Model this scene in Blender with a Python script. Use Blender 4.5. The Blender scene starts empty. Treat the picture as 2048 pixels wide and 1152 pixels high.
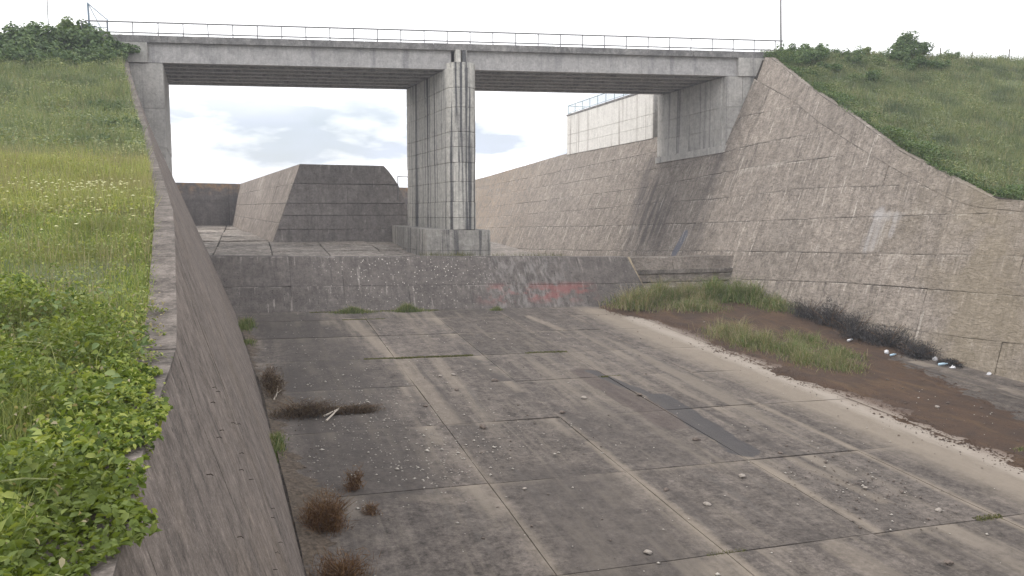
import bpy, math, random
import numpy as np
from mathutils import Vector

SC = bpy.context.scene
COL = SC.collection
random.seed(7)
RNG = np.random.default_rng(11)

# ------------------------------------------------------------------ camera
cam_d = bpy.data.cameras.new('camera')
cam = bpy.data.objects.new('camera', cam_d)
COL.objects.link(cam)
cam_d.sensor_width = 36.0
cam_d.angle = math.radians(65.895)
cam_d.clip_start = 0.05
cam_d.clip_end = 3000
cam.location = (0, 0, 0)
cam.rotation_euler = (math.radians(90 - 5.243), 0, math.radians(-18.113))
SC.camera = cam

# ------------------------------------------------------------------ sky
W = bpy.data.worlds.new('World')
SC.world = W
W.use_nodes = True
SUN_DIR = Vector((-0.72, 0.22, 0.80)).normalized()      # towards the sun
def build_sky():
    nt = W.node_tree
    N, Lk = nt.nodes, nt.links
    N.clear()
    out = N.new('ShaderNodeOutputWorld')
    bg = N.new('ShaderNodeBackground')
    sky = N.new('ShaderNodeTexSky')
    sky.sky_type = 'NISHITA'
    sky.sun_disc = False
    sky.sun_elevation = math.asin(SUN_DIR.z)
    sky.sun_rotation = math.atan2(SUN_DIR.x, SUN_DIR.y)
    sky.air_density = 1.2
    sky.dust_density = 2.0
    tc = N.new('ShaderNodeTexCoord')
    mp = N.new('ShaderNodeMapping')
    mp.inputs['Scale'].default_value = (1.0, 1.0, 2.6)
    mp.inputs['Location'].default_value = (3.1, 0.4, 0.3)
    nz = N.new('ShaderNodeTexNoise')
    nz.inputs['Scale'].default_value = 4.2
    nz.inputs['Detail'].default_value = 6
    nz.inputs['Roughness'].default_value = 0.52
    nz.inputs['Distortion'].default_value = 0.25
    Lk.new(tc.outputs['Generated'], mp.inputs['Vector'])
    Lk.new(mp.outputs['Vector'], nz.inputs['Vector'])
    rp = N.new('ShaderNodeValToRGB')
    e = rp.color_ramp.elements
    e[0].position = 0.36
    e[0].color = (0.62, 0.62, 0.62, 1)
    e[1].position = 0.53
    e[1].color = (1, 1, 1, 1)
    Lk.new(nz.outputs['Fac'], rp.inputs['Fac'])
    # grey undersides of the cloud
    n2 = N.new('ShaderNodeTexNoise')
    n2.inputs['Scale'].default_value = 7.0
    n2.inputs['Detail'].default_value = 5
    mp2 = N.new('ShaderNodeMapping')
    mp2.inputs['Scale'].default_value = (1.0, 1.0, 3.2)
    mp2.inputs['Location'].default_value = (7.3, 1.9, 2.2)
    Lk.new(tc.outputs['Generated'], mp2.inputs['Vector'])
    Lk.new(mp2.outputs['Vector'], n2.inputs['Vector'])
    r2 = N.new('ShaderNodeValToRGB')
    r2.color_ramp.elements[0].position = 0.42
    r2.color_ramp.elements[0].color = (0.56, 0.61, 0.70, 1)
    r2.color_ramp.elements[1].position = 0.56
    r2.color_ramp.elements[1].color = (1.22, 1.22, 1.24, 1)
    Lk.new(n2.outputs['Fac'], r2.inputs['Fac'])
    # the cover thickens above the horizon belt
    sx = N.new('ShaderNodeSeparateXYZ')
    Lk.new(tc.outputs['Generated'], sx.inputs[0])
    mr = N.new('ShaderNodeMapRange')
    mr.inputs['From Min'].default_value = 0.11
    mr.inputs['From Max'].default_value = 0.19
    Lk.new(sx.outputs['Z'], mr.inputs['Value'])
    thick = N.new('ShaderNodeMix')
    thick.data_type = 'RGBA'
    thick.inputs[7].default_value = (1.22, 1.22, 1.24, 1)
    Lk.new(mr.outputs[0], thick.inputs[0])
    Lk.new(r2.outputs['Color'], thick.inputs[6])
    msk = N.new('ShaderNodeMath')
    msk.operation = 'MAXIMUM'
    Lk.new(rp.outputs['Color'], msk.inputs[0])
    Lk.new(mr.outputs[0], msk.inputs[1])
    scl = N.new('ShaderNodeVectorMath')
    scl.operation = 'SCALE'
    scl.inputs['Scale'].default_value = 0.10
    Lk.new(sky.outputs[0], scl.inputs[0])
    mx = N.new('ShaderNodeMix')
    mx.data_type = 'RGBA'
    Lk.new(msk.outputs[0], mx.inputs[0])
    Lk.new(scl.outputs[0], mx.inputs[6])
    Lk.new(thick.outputs[2], mx.inputs[7])
    Lk.new(mx.outputs[2], bg.inputs['Color'])
    bg.inputs['Strength'].default_value = 1.0
    Lk.new(bg.outputs[0], out.inputs['Surface'])
build_sky()

sun_d = bpy.data.lights.new('sun', 'SUN')
sun_d.energy = 1.3
sun_d.angle = math.radians(14)
sun_d.color = (1.0, 0.95, 0.88)
sun = bpy.data.objects.new('sun', sun_d)
COL.objects.link(sun)
sun.rotation_euler = SUN_DIR.to_track_quat('Z', 'Y').to_euler()
sun.location = (-60, 20, 80)

SC.view_settings.view_transform = 'Standard'
SC.view_settings.look = 'None'
SC.view_settings.exposure = 0.54
SC.view_settings.gamma = 1.0
SC.view_settings.use_curve_mapping = False

# ------------------------------------------------------------------ helpers
def tag(o, label=None, cat=None, group=None, kind=None):
    if label: o['label'] = label
    if cat: o['category'] = cat
    if group: o['group'] = group
    if kind: o['kind'] = kind
    return o

def wloc(o):
    v = Vector(o.location)
    while o.parent:
        o = o.parent
        v += Vector(o.location)
    return v

def empty(name, loc, label=None, cat=None, group=None, kind=None):
    o = bpy.data.objects.new(name, None)
    COL.objects.link(o)
    o.location = loc
    o.empty_display_size = 0.3
    return tag(o, label, cat, group, kind)

def obj(name, V, F, mat, parent=None, smooth=False, origin=None):
    """one mesh object from world coordinates, its origin at the base centre"""
    V = np.asarray(V, float)
    if origin is None:
        lo, hi = V.min(0), V.max(0)
        origin = np.array([(lo[0] + hi[0]) / 2, (lo[1] + hi[1]) / 2, lo[2]])
    me = bpy.data.meshes.new(name)
    me.from_pydata((V - origin).tolist(), [], [list(f) for f in F])
    me.update()
    if smooth:
        me.polygons.foreach_set('use_smooth', [True] * len(me.polygons))
    if mat: me.materials.append(mat)
    o = bpy.data.objects.new(name, me)
    COL.objects.link(o)
    o.location = Vector(origin)
    if parent:
        o.location = Vector(origin) - wloc(parent)
        o.parent = parent
    return o

def tri_obj(name, V, F, mat, rnd=None, parent=None, smooth=False, origin=(0, 0, 0)):
    """fast mesh of triangles from numpy arrays"""
    V = np.asarray(V, np.float32) - np.asarray(origin, np.float32)
    F = np.asarray(F, np.int32)
    me = bpy.data.meshes.new(name)
    me.vertices.add(len(V))
    me.vertices.foreach_set('co', V.ravel())
    me.loops.add(F.size)
    me.loops.foreach_set('vertex_index', F.ravel())
    me.polygons.add(len(F))
    me.polygons.foreach_set('loop_start', np.arange(0, F.size, 3, dtype=np.int32))
    if smooth:
        me.polygons.foreach_set('use_smooth', np.ones(len(F), dtype=bool))
    if rnd is not None:
        a = me.attributes.new('rnd', 'FLOAT', 'POINT')
        a.data.foreach_set('value', np.asarray(rnd, np.float32))
    me.update(calc_edges=True)
    me.materials.append(mat)
    o = bpy.data.objects.new(name, me)
    COL.objects.link(o)
    o.location = origin
    if parent:
        o.location = Vector(origin) - wloc(parent)
        o.parent = parent
    return o

class MB:
    """collects boxes, prisms and tubes into one mesh"""
    def __init__(s):
        s.V, s.F = [], []
    def add(s, V, F):
        n = len(s.V)
        s.V += [tuple(v) for v in V]
        s.F += [[i + n for i in f] for f in F]
        return s
    def box(s, x0, x1, y0, y1, z0, z1):
        V = [(x, y, z) for z in (z0, z1) for y in (y0, y1) for x in (x0, x1)]
        return s.add(V, [(0, 2, 3, 1), (4, 5, 7, 6), (0, 1, 5, 4), (2, 6, 7, 3), (0, 4, 6, 2), (1, 3, 7, 5)])
    def prism(s, bot, top):
        """two matching rings of points, closed"""
        n = len(bot)
        V = list(bot) + list(top)
        F = [list(range(n))[::-1], list(range(n, 2 * n))]
        F += [(i, (i + 1) % n, n + (i + 1) % n, n + i) for i in range(n)]
        return s.add(V, F)
    def tube(s, pts, r, n=6):
        pts = [Vector(p) for p in pts]
        rr = r if hasattr(r, '__len__') else [r] * len(pts)
        V, F = [], []
        for i, p in enumerate(pts):
            d = (pts[min(i + 1, len(pts) - 1)] - pts[max(i - 1, 0)]).normalized()
            a = d.orthogonal().normalized()
            b = d.cross(a)
            for k in range(n):
                t = 2 * math.pi * k / n
                V.append(p + (a * math.cos(t) + b * math.sin(t)) * rr[i])
        for i in range(len(pts) - 1):
            for k in range(n):
                F.append((i * n + k, i * n + (k + 1) % n, (i + 1) * n + (k + 1) % n, (i + 1) * n + k))
        F.append(list(range(n))[::-1])
        F.append([(len(pts) - 1) * n + k for k in range(n)])
        return s.add(V, F)
    def build(s, name, mat, parent=None, smooth=False):
        return obj(name, s.V, s.F, mat, parent, smooth)

def lerp(a, b, t): return a + (b - a) * t
def itp(x, pts):
    return float(np.interp(x, [p[0] for p in pts], [p[1] for p in pts]))

def panel(fn, out, name, mat, parent, nu=3, nv=2, gu=0.0, gv=0.0, depth=0.10, proud=0.0, jit=0.012, rng=random):
    """a slab of concrete on the surface fn(u,v); gu, gv: joint half-widths as a share; out: unit vector out of the face"""
    V, F = [], []
    out = Vector(out)
    idx = {}
    tilt = [rng.uniform(-0.5, 0.5) * proud for _ in range(4)]
    for j in range(nv + 1):
        for i in range(nu + 1):
            u = gu + (1 - 2 * gu) * i / nu
            v = gv + (1 - 2 * gv) * j / nv
            edge = i in (0, nu) or j in (0, nv)
            p = Vector(fn(u, v))
            off = proud + lerp(lerp(tilt[0], tilt[1], i / nu), lerp(tilt[2], tilt[3], i / nu), j / nv)
            if edge:
                p += Vector((rng.uniform(-jit, jit), rng.uniform(-jit, jit), rng.uniform(-jit, jit)))
            idx[i, j] = len(V)
            V.append(p + out * off)
    for j in range(nv):
        for i in range(nu):
            F.append((idx[i, j], idx[i + 1, j], idx[i + 1, j + 1], idx[i, j + 1]))
    ring = [idx[i, 0] for i in range(nu + 1)] + [idx[nu, j] for j in range(1, nv + 1)] + \
           [idx[i, nv] for i in range(nu - 1, -1, -1)] + [idx[0, j] for j in range(nv - 1, 0, -1)]
    b = len(V)
    V += [V[k] - out * depth for k in ring]
    m = len(ring)
    F += [(ring[k], b + k, b + (k + 1) % m, ring[(k + 1) % m]) for k in range(m)]
    o = obj(name, V, F, mat, parent)
    uv = [((i / nu), (j / nv)) for j in range(nv + 1) for i in range(nu + 1)]
    uv += [uv[k] for k in ring]
    for q, nm in enumerate(('pu', 'pv')):
        a = o.data.attributes.new(nm, 'FLOAT', 'POINT')
        a.data.foreach_set('value', [t[q] for t in uv])
    return o

# ------------------------------------------------------------------ materials
class NG:
    def __init__(s, name):
        s.m = bpy.data.materials.new(name)
        s.m.use_nodes = True
        s.N, s.L = s.m.node_tree.nodes, s.m.node_tree.links
        s.N.clear()
        s.out = s.N.new('ShaderNodeOutputMaterial')
        s.geo = s.N.new('ShaderNodeNewGeometry')
        s.pos = s.geo.outputs['Position']
    def plug(s, sock, v):
        if isinstance(v, bpy.types.NodeSocket): s.L.new(v, sock)
        elif v is not None: sock.default_value = v
    def math(s, op, a, b=None, c=None, clamp=False):
        n = s.N.new('ShaderNodeMath')
        n.operation = op
        n.use_clamp = clamp
        s.plug(n.inputs[0], a); s.plug(n.inputs[1], b)
        if c is not None: s.plug(n.inputs[2], c)
        return n.outputs[0]
    def vmath(s, op, a, b=None, scale=None):
        n = s.N.new('ShaderNodeVectorMath')
        n.operation = op
        s.plug(n.inputs[0], a)
        if b is not None: s.plug(n.inputs[1], b)
        if scale is not None: s.plug(n.inputs['Scale'], scale)
        return n.outputs['Value'] if op in ('LENGTH', 'DOT_PRODUCT', 'DISTANCE') else n.outputs[0]
    def mul3(s, v, k): return s.vmath('MULTIPLY', v, tuple(k))
    def noise(s, vec, scale, detail=5, rough=0.55, dist=0.0):
        n = s.N.new('ShaderNodeTexNoise')
        s.plug(n.inputs['Vector'], vec)
        n.inputs['Scale'].default_value = scale
        n.inputs['Detail'].default_value = detail
        n.inputs['Roughness'].default_value = rough
        n.inputs['Distortion'].default_value = dist
        return n.outputs['Fac']
    def voro(s, vec, scale, feature='F1'):
        n = s.N.new('ShaderNodeTexVoronoi')
        n.feature = feature
        s.plug(n.inputs['Vector'], vec)
        n.inputs['Scale'].default_value = scale
        return n
    def rng(s, v, a, b, c=0.0, d=1.0):
        n = s.N.new('ShaderNodeMapRange')
        s.plug(n.inputs['Value'], v)
        for k, x in zip((1, 2, 3, 4), (a, b, c, d)): s.plug(n.inputs[k], x)
        return n.outputs[0]
    def mix(s, f, a, b, mode='MIX'):
        n = s.N.new('ShaderNodeMix')
        n.data_type = 'RGBA'
        n.blend_type = mode
        s.plug(n.inputs[0], f)
        s.plug(n.inputs[6], a if isinstance(a, bpy.types.NodeSocket) else (*a, 1))
        s.plug(n.inputs[7], b if isinstance(b, bpy.types.NodeSocket) else (*b, 1))
        return n.outputs[2]
    def attr(s, name):
        n = s.N.new('ShaderNodeAttribute')
        n.attribute_name = name
        return n.outputs['Fac']
    def sep(s, v):
        n = s.N.new('ShaderNodeSeparateXYZ')
        s.L.new(v, n.inputs[0])
        return n.outputs
    def bump(s, h, strength, dist):
        n = s.N.new('ShaderNodeBump')
        n.inputs['Strength'].default_value = strength
        n.inputs['Distance'].default_value = dist
        s.L.new(h, n.inputs['Height'])
        return n.outputs[0]
    def seg(s, a, b, w, soft, wob):
        """share inside a stain drawn from a to b on the floor plan"""
        A = Vector((a[0], a[1], 0)); B = Vector((b[0], b[1], 0)); d = B - A
        p = s.vmath('SUBTRACT', s.flat, tuple(A))
        h = s.math('MULTIPLY', s.vmath('DOT_PRODUCT', p, tuple(d)), 1 / d.length_squared, clamp=True)
        q = s.vmath('SUBTRACT', p, s.vmath('SCALE', tuple(d), scale=h))
        dist = s.math('ADD', s.vmath('LENGTH', q), s.math('MULTIPLY', wob[0], wob[1]))
        return s.rng(dist, w, w + soft, 1.0, 0.0)
    def prin(s, col, rough=0.9, normal=None, spec=0.3, metallic=0.0):
        n = s.N.new('ShaderNodeBsdfPrincipled')
        s.plug(n.inputs['Base Color'], col if isinstance(col, bpy.types.NodeSocket) else (*col, 1))
        s.plug(n.inputs['Roughness'], rough)
        n.inputs['Specular IOR Level'].default_value = spec
        n.inputs['Metallic'].default_value = metallic
        if normal is not None: s.L.new(normal, n.inputs['Normal'])
        return n.outputs[0]
    def finish(s, sh):
        s.L.new(sh, s.out.inputs['Surface'])
        return s.m

def concrete(name, base, dark, light, run, sf=1.3, st_dark=0.6, st_light=0.25, blotch=0.5, grain=1.0, board=0.0,
             warm=None, spots=0.0, extra=None, lichen=None, contrast=0.5, st_rng=(0.52, 0.70), edge=0.0, tone=0.0, lime=(0.5, 0.46, 0.41)):
    """weathered cast concrete; run: weights of x, y, z in the coordinate that streaks are laid across"""
    g = NG(name)
    p = g.pos
    big = g.noise(p, 0.22, 5, 0.6, 0.4)
    mid = g.noise(p, 1.4, 6, 0.62)
    fine = g.noise(p, 9.0, 6, 0.72)
    grit = g.noise(p, 30.0, 4, 0.75)
    sv = g.mul3(p, run)
    s1 = g.noise(sv, sf, 5, 0.6, 0.3)
    s2 = g.noise(g.vmath('ADD', sv, (13.1, 4.7, 8.2)), sf * 2.7, 4, 0.6, 0.2)
    col = g.mix(g.rng(big, 0.35, 0.68, 0, blotch), base, dark)
    col = g.mix(g.rng(mid, 0.45, 0.75, 0, blotch * 0.8), col, light)
    if warm: col = g.mix(g.rng(g.noise(g.vmath('ADD', p, (5, 9, 2)), 0.35, 5, 0.6), 0.5, 0.72, 0, 0.7), col, warm)
    col = g.mix(g.rng(s1, st_rng[0], st_rng[1], 0, st_dark), col, dark)
    col = g.mix(g.rng(s2, 0.60, 0.74, 0, st_light), col, light)
    if lichen:
        lc, z0, z1 = lichen
        zz = g.sep(p)[2]
        f = g.math('MULTIPLY', g.rng(zz, z0, z1), g.rng(mid, 0.42, 0.62))
        col = g.mix(f, col, lc)
    if spots:
        v = g.voro(g.vmath('ADD', p, (0, 0, 0)), 2.2)
        f = g.math('MULTIPLY', g.rng(v.outputs['Distance'], 0.10, 0.02, 0, 1), g.rng(mid, 0.5, 0.6))
        col = g.mix(g.math('MULTIPLY', f, spots), col, tuple(c * 0.35 for c in dark))
    col = g.mix(g.rng(fine, 0.3, 0.75, 0.0, 0.35 * grain), col, tuple(c * 0.55 for c in dark))
    col = g.mix(g.rng(grit, 0.52, 0.72, 0.0, 0.5 * grain), col, tuple(min(1, c * 1.25) for c in light))
    n35 = g.noise(p, 4.2, 5, 0.7)
    if tone:
        oi = g.N.new('ShaderNodeObjectInfo')
        col = g.vmath('SCALE', col, scale=g.rng(oi.outputs['Random'], 0, 1, 1 - tone, 1 + tone))
    if edge:
        pv = g.attr('pv')
        ln = g.noise(g.vmath('ADD', g.mul3(p, tuple(1.0 if r_ > 0.5 else 0.25 for r_ in run)), (1.7, 2.9, 4.4)), 0.8, 4, 0.6)
        st = g.noise(g.vmath('ADD', sv, (31.0, 17.0, 5.0)), sf * 3.4, 3, 0.55)
        top = g.math('MULTIPLY', g.rng(pv, 0.955, 0.99), g.rng(ln, 0.52, 0.58))
        runs = g.math('MULTIPLY', g.rng(st, 0.58, 0.64), g.rng(pv, g.rng(ln, 0.40, 0.68, 1.05, 0.25), 1.02))
        col = g.mix(g.math('MULTIPLY', g.math('MAXIMUM', top, runs), edge), col, lime)
        dk_ = g.math('MULTIPLY', g.rng(st, 0.47, 0.38), g.rng(pv, g.rng(ln, 0.6, 0.35, 1.05, 0.1), 1.02))
        col = g.mix(g.math('MULTIPLY', dk_, edge * 0.8), col, tuple(c * 0.75 for c in dark))
        low = g.math('MULTIPLY', g.rng(pv, 0.05, 0.0), g.rng(mid, 0.42, 0.55))
        col = g.mix(g.math('MULTIPLY', low, edge), col, tuple(c * 0.5 for c in dark))
    s3 = g.noise(g.vmath('ADD', g.mul3(sv, (1, 1, 2.2)), (3.3, 1.2, 9.1)), sf * 5.5, 3, 0.6)
    k = g.math('ADD', g.math('MULTIPLY', g.math('SUBTRACT', mid, 0.5), 1.5 * contrast), g.math('MULTIPLY', g.math('SUBTRACT', n35, 0.5), 2.2 * contrast))
    k = g.math('ADD', k, g.math('MULTIPLY', g.math('SUBTRACT', fine, 0.5), 2.6 * contrast))
    k = g.math('ADD', k, g.math('MULTIPLY', g.math('SUBTRACT', s3, 0.5), 1.6 * contrast * st_dark))
    col = g.vmath('SCALE', col, scale=g.math('MAXIMUM', g.math('ADD', k, 1.0), 0.3))
    h = g.math('ADD', g.math('MULTIPLY', mid, 0.5), g.math('ADD', g.math('MULTIPLY', fine, 0.5), g.math('MULTIPLY', grit, 0.25)))
    if board:
        z = g.sep(p)[2]
        fr = g.math('FRACT', g.math('MULTIPLY', z, 1 / board))
        line = g.rng(g.math('ABSOLUTE', g.math('SUBTRACT', fr, 0.5)), 0.44, 0.5)
        h = g.math('SUBTRACT', h, g.math('MULTIPLY', line, 0.6))
        col = g.mix(g.math('MULTIPLY', line, g.rng(mid, 0.4, 0.6, 0, 0.4)), col, dark)
    rough = 0.92
    if extra: col, rough, h = extra(g, col, h, dict(big=big, mid=mid, fine=fine, s1=s1, s2=s2))
    return g.finish(g.prin(col, rough, g.bump(h, 0.7, 0.08), 0.25))

def simple(name, col, rough=0.8, var=0.25, scale=6, metallic=0.0, bump=0.2):
    g = NG(name)
    n = g.noise(g.pos, scale, 5, 0.6)
    c = g.mix(g.rng(n, 0.35, 0.7, 0, 1), tuple(x * (1 - var) for x in col), tuple(min(1, x * (1 + var)) for x in col))
    return g.finish(g.prin(c, rough, g.bump(n, bump, 0.02), 0.3, metallic))

def foliage(name, c0, c1, c2, patch=None, pscale=0.25, trans=0.35, rough=0.6):
    """leaf or blade: colour by piece, patches of another growth over metres, light through the leaf"""
    g = NG(name)
    r = g.attr('rnd')
    col = g.mix(g.rng(r, 0.0, 0.6), c0, c1)
    col = g.mix(g.rng(r, 0.6, 1.0), col, c2)
    if patch:
        n = g.noise(g.pos, pscale, 4, 0.6)
        col = g.mix(g.rng(n, 0.48, 0.66, 0, 0.8), col, patch)
    d = g.prin(col, rough, None, 0.25)
    t = g.N.new('ShaderNodeBsdfTranslucent')
    g.L.new(g.mix(1.0, col, (1.0, 1.0, 0.45), 'MULTIPLY'), t.inputs['Color'])
    ms = g.N.new('ShaderNodeMixShader')
    ms.inputs[0].default_value = trans
    g.L.new(d, ms.inputs[1]); g.L.new(t.outputs[0], ms.inputs[2])
    return g.finish(ms.outputs[0])

def floor_extra(g, col, h, n):
    g.flat = g.mul3(g.pos, (1, 1, 0))
    wob = (g.math('SUBTRACT', n['mid'], 0.5), 1.6)
    wob2 = (g.math('SUBTRACT', g.noise(g.mul3(g.pos, (1.6, 0.5, 0)), 1.2, 8, 0.72), 0.5), 1.5)
    # water-borne streaks along the flow
    f1 = g.noise(g.mul3(g.pos, (1.0, 0.07, 0)), 0.62, 7, 0.68, 0.35)
    f2 = g.noise(g.mul3(g.pos, (1.0, 0.06, 0)), 1.9, 6, 0.68, 0.3)
    dk, lt = (0.060, 0.052, 0.048), (0.255, 0.215, 0.172)
    col = g.mix(g.rng(f1, 0.46, 0.36, 0, 0.75), col, dk)
    col = g.mix(g.rng(f1, 0.53, 0.64, 0, 0.7), col, (0.172, 0.147, 0.121))
    col = g.mix(g.rng(f2, 0.58, 0.70, 0, 0.5), col, (0.170, 0.148, 0.126))
    col = g.mix(g.rng(f2, 0.42, 0.33, 0, 0.5), col, (0.10, 0.09, 0.083))
    # the pale dried band beside the silt
    band = g.seg((24.6, 53.0), (25.0, 8.0), 1.0, 1.5, wob2)
    col = g.mix(g.math('MULTIPLY', band, 0.7), col, (0.245, 0.207, 0.166))
    col = g.mix(g.math('MULTIPLY', g.seg((25.7, 50.0), (26.2, 8.0), 0.45, 0.7, wob2), 0.6), col, (0.35, 0.31, 0.27))
    # lime and sand washed along the joints
    for a, b, w, k in (((6.95, 25), (7.0, 12), 0.10, 0.5), ((11.8, 26.5), (11.8, 14), 0.18, 0.75), ((21.35, 30.3), (21.4, 16), 0.12, 0.8),
                       ((16.65, 23.9), (16.9, 17.7), 0.08, 0.85), ((5.9, 52.4), (6.9, 41.4), 0.45, 0.75), ((7.2, 40.8), (7.3, 30.0), 0.55, 0.5),
                       ((18.2, 51.6), (18.8, 47.0), 0.3, 0.7), ((18.3, 23.4), (18.7, 19.5), 0.22, 0.6), ((9.0, 40.5), (8.8, 35), 0.35, 0.4),
                       ((4.2, 23.1), (5.6, 22.6), 0.3, 0.35), ((11.0, 17.0), (11.5, 8.0), 0.35, 0.6), ((15, 17), (15.6, 8.0), 0.6, 0.5)):
        col = g.mix(g.math('MULTIPLY', g.seg(a, b, w * 0.6, 0.24, (wob2[0], 0.6)), k * 0.62), col, lt)
    pu, pv = g.attr('pu'), g.attr('pv')
    lnx = g.noise(g.mul3(g.pos, (0.9, 0.9, 0)), 0.55, 4, 0.6)
    eu = g.math('MULTIPLY', g.math('MAXIMUM', g.rng(pu, 0.045, 0.008), g.rng(pu, 0.955, 0.992)), g.rng(lnx, 0.46, 0.62))
    ev = g.math('MULTIPLY', g.rng(pv, 0.93, 0.99), g.rng(g.noise(g.mul3(g.pos, (0.8, 0.3, 0)), 0.8, 3, 0.6), 0.45, 0.6))
    tongue = g.math('MULTIPLY', g.rng(g.noise(g.vmath('ADD', g.mul3(g.pos, (1, 0.02, 0)), (4, 0, 0)), 0.8, 3, 0.5), 0.53, 0.64), g.rng(pv, g.rng(lnx, 0.35, 0.65, 0.9, 0.0), 1.0))
    col = g.mix(g.math('MULTIPLY', g.math('MAXIMUM', eu, ev), 0.32), col, lt)
    col = g.mix(g.math('MULTIPLY', tongue, 0.75), col, (0.225, 0.192, 0.157))
    # dark dry slab faces
    for a, b, w, k in (((3.2, 39), (3.6, 25), 1.6, 0.55), ((9.2, 23), (9.2, 18), 1.3, 0.5), ((1.8, 53), (3.6, 42), 1.6, 0.55), ((13.6, 29.5), (13.8, 25), 1.1, 0.3)):
        col = g.mix(g.math('MULTIPLY', g.seg(a, b, w, 1.0, (wob2[0], 1.0)), k), col, dk)
    # the damp seep
    wet = g.seg((16.2, 36.6), (17.3, 31.0), 0.25, 0.10, (wob2[0], 0.9))
    wet = g.math('MAXIMUM', wet, g.seg((17.4, 31.5), (17.0, 24.4), 0.55, 0.08, (wob2[0], 0.9)))
    wet2 = g.seg((15.9, 36.4), (16.0, 28.0), 0.75, 0.10, (wob2[0], 1.2))
    col = g.mix(g.math('MULTIPLY', wet2, 0.55), col, (0.066, 0.050, 0.046))
    col = g.mix(g.math('MULTIPLY', wet, 0.85), col, (0.042, 0.039, 0.041))
    # rust brown silt stain beside the silt bed
    red = g.seg((27.2, 50), (27.0, 18), 0.1, 1.3, wob)
    col = g.mix(g.math('MULTIPLY', red, 0.55), col, (0.105, 0.062, 0.043))
    rough = g.rng(wet, 0, 1, 0.92, 0.65)
    return col, rough, h

def sill_extra(g, col, h, n):
    x, y, z = g.sep(g.pos)
    # pale shells lodged in the upper face
    v = g.voro(g.mul3(g.pos, (1, 0.4, 1)), 4.5)
    m = g.math('MULTIPLY', g.rng(x, 3.0, 8.0), g.rng(x, 19.0, 14.0))
    m = g.math('MULTIPLY', m, g.rng(n['mid'], 0.30, 0.55))
    sp = g.math('MULTIPLY', g.rng(v.outputs['Distance'], 0.20, 0.13), m)
    sp = g.math('MULTIPLY', sp, g.rng(z, -6.2, -4.0, 0.45, 1.0))
    col = g.mix(sp, col, (0.62, 0.58, 0.52))
    v2 = g.voro(g.vmath('ADD', g.pos, (3, 1, 7)), 3.1)
    pit = g.math('MULTIPLY', g.rng(v2.outputs['Distance'], 0.15, 0.08), g.rng(n['big'], 0.4, 0.55))
    col = g.mix(pit, col, (0.03, 0.028, 0.028))
    h = g.math('SUBTRACT', h, pit)
    # scraped patch and old red paint
    sc = g.math('MULTIPLY', g.rng(x, 15.6, 17.6), g.rng(x, 25.0, 21.5))
    sc = g.math('MULTIPLY', sc, g.rng(g.noise(g.mul3(g.pos, (1.6, 0, 0.7)), 1.6, 6, 0.7), 0.47, 0.60))
    col = g.mix(g.math('MULTIPLY', sc, 0.45), col, (0.30, 0.28, 0.265))
    rd = g.math('MULTIPLY', g.rng(x, 15.2, 17.4), g.rng(x, 25.6, 24.2))
    rd = g.math('MULTIPLY', rd, g.math('MULTIPLY', g.rng(z, -6.7, -6.2), g.rng(z, -5.0, -5.5)))
    rd = g.math('MULTIPLY', rd, g.rng(g.noise(g.vmath('ADD', g.mul3(g.pos, (0.8, 0.2, 1.2)), (2.2, 0, 5)), 0.9, 5, 0.6), 0.47, 0.57))
    col = g.mix(g.math('MULTIPLY', rd, 0.48), col, (0.27, 0.085, 0.08))
    return col, 0.92, h

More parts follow.
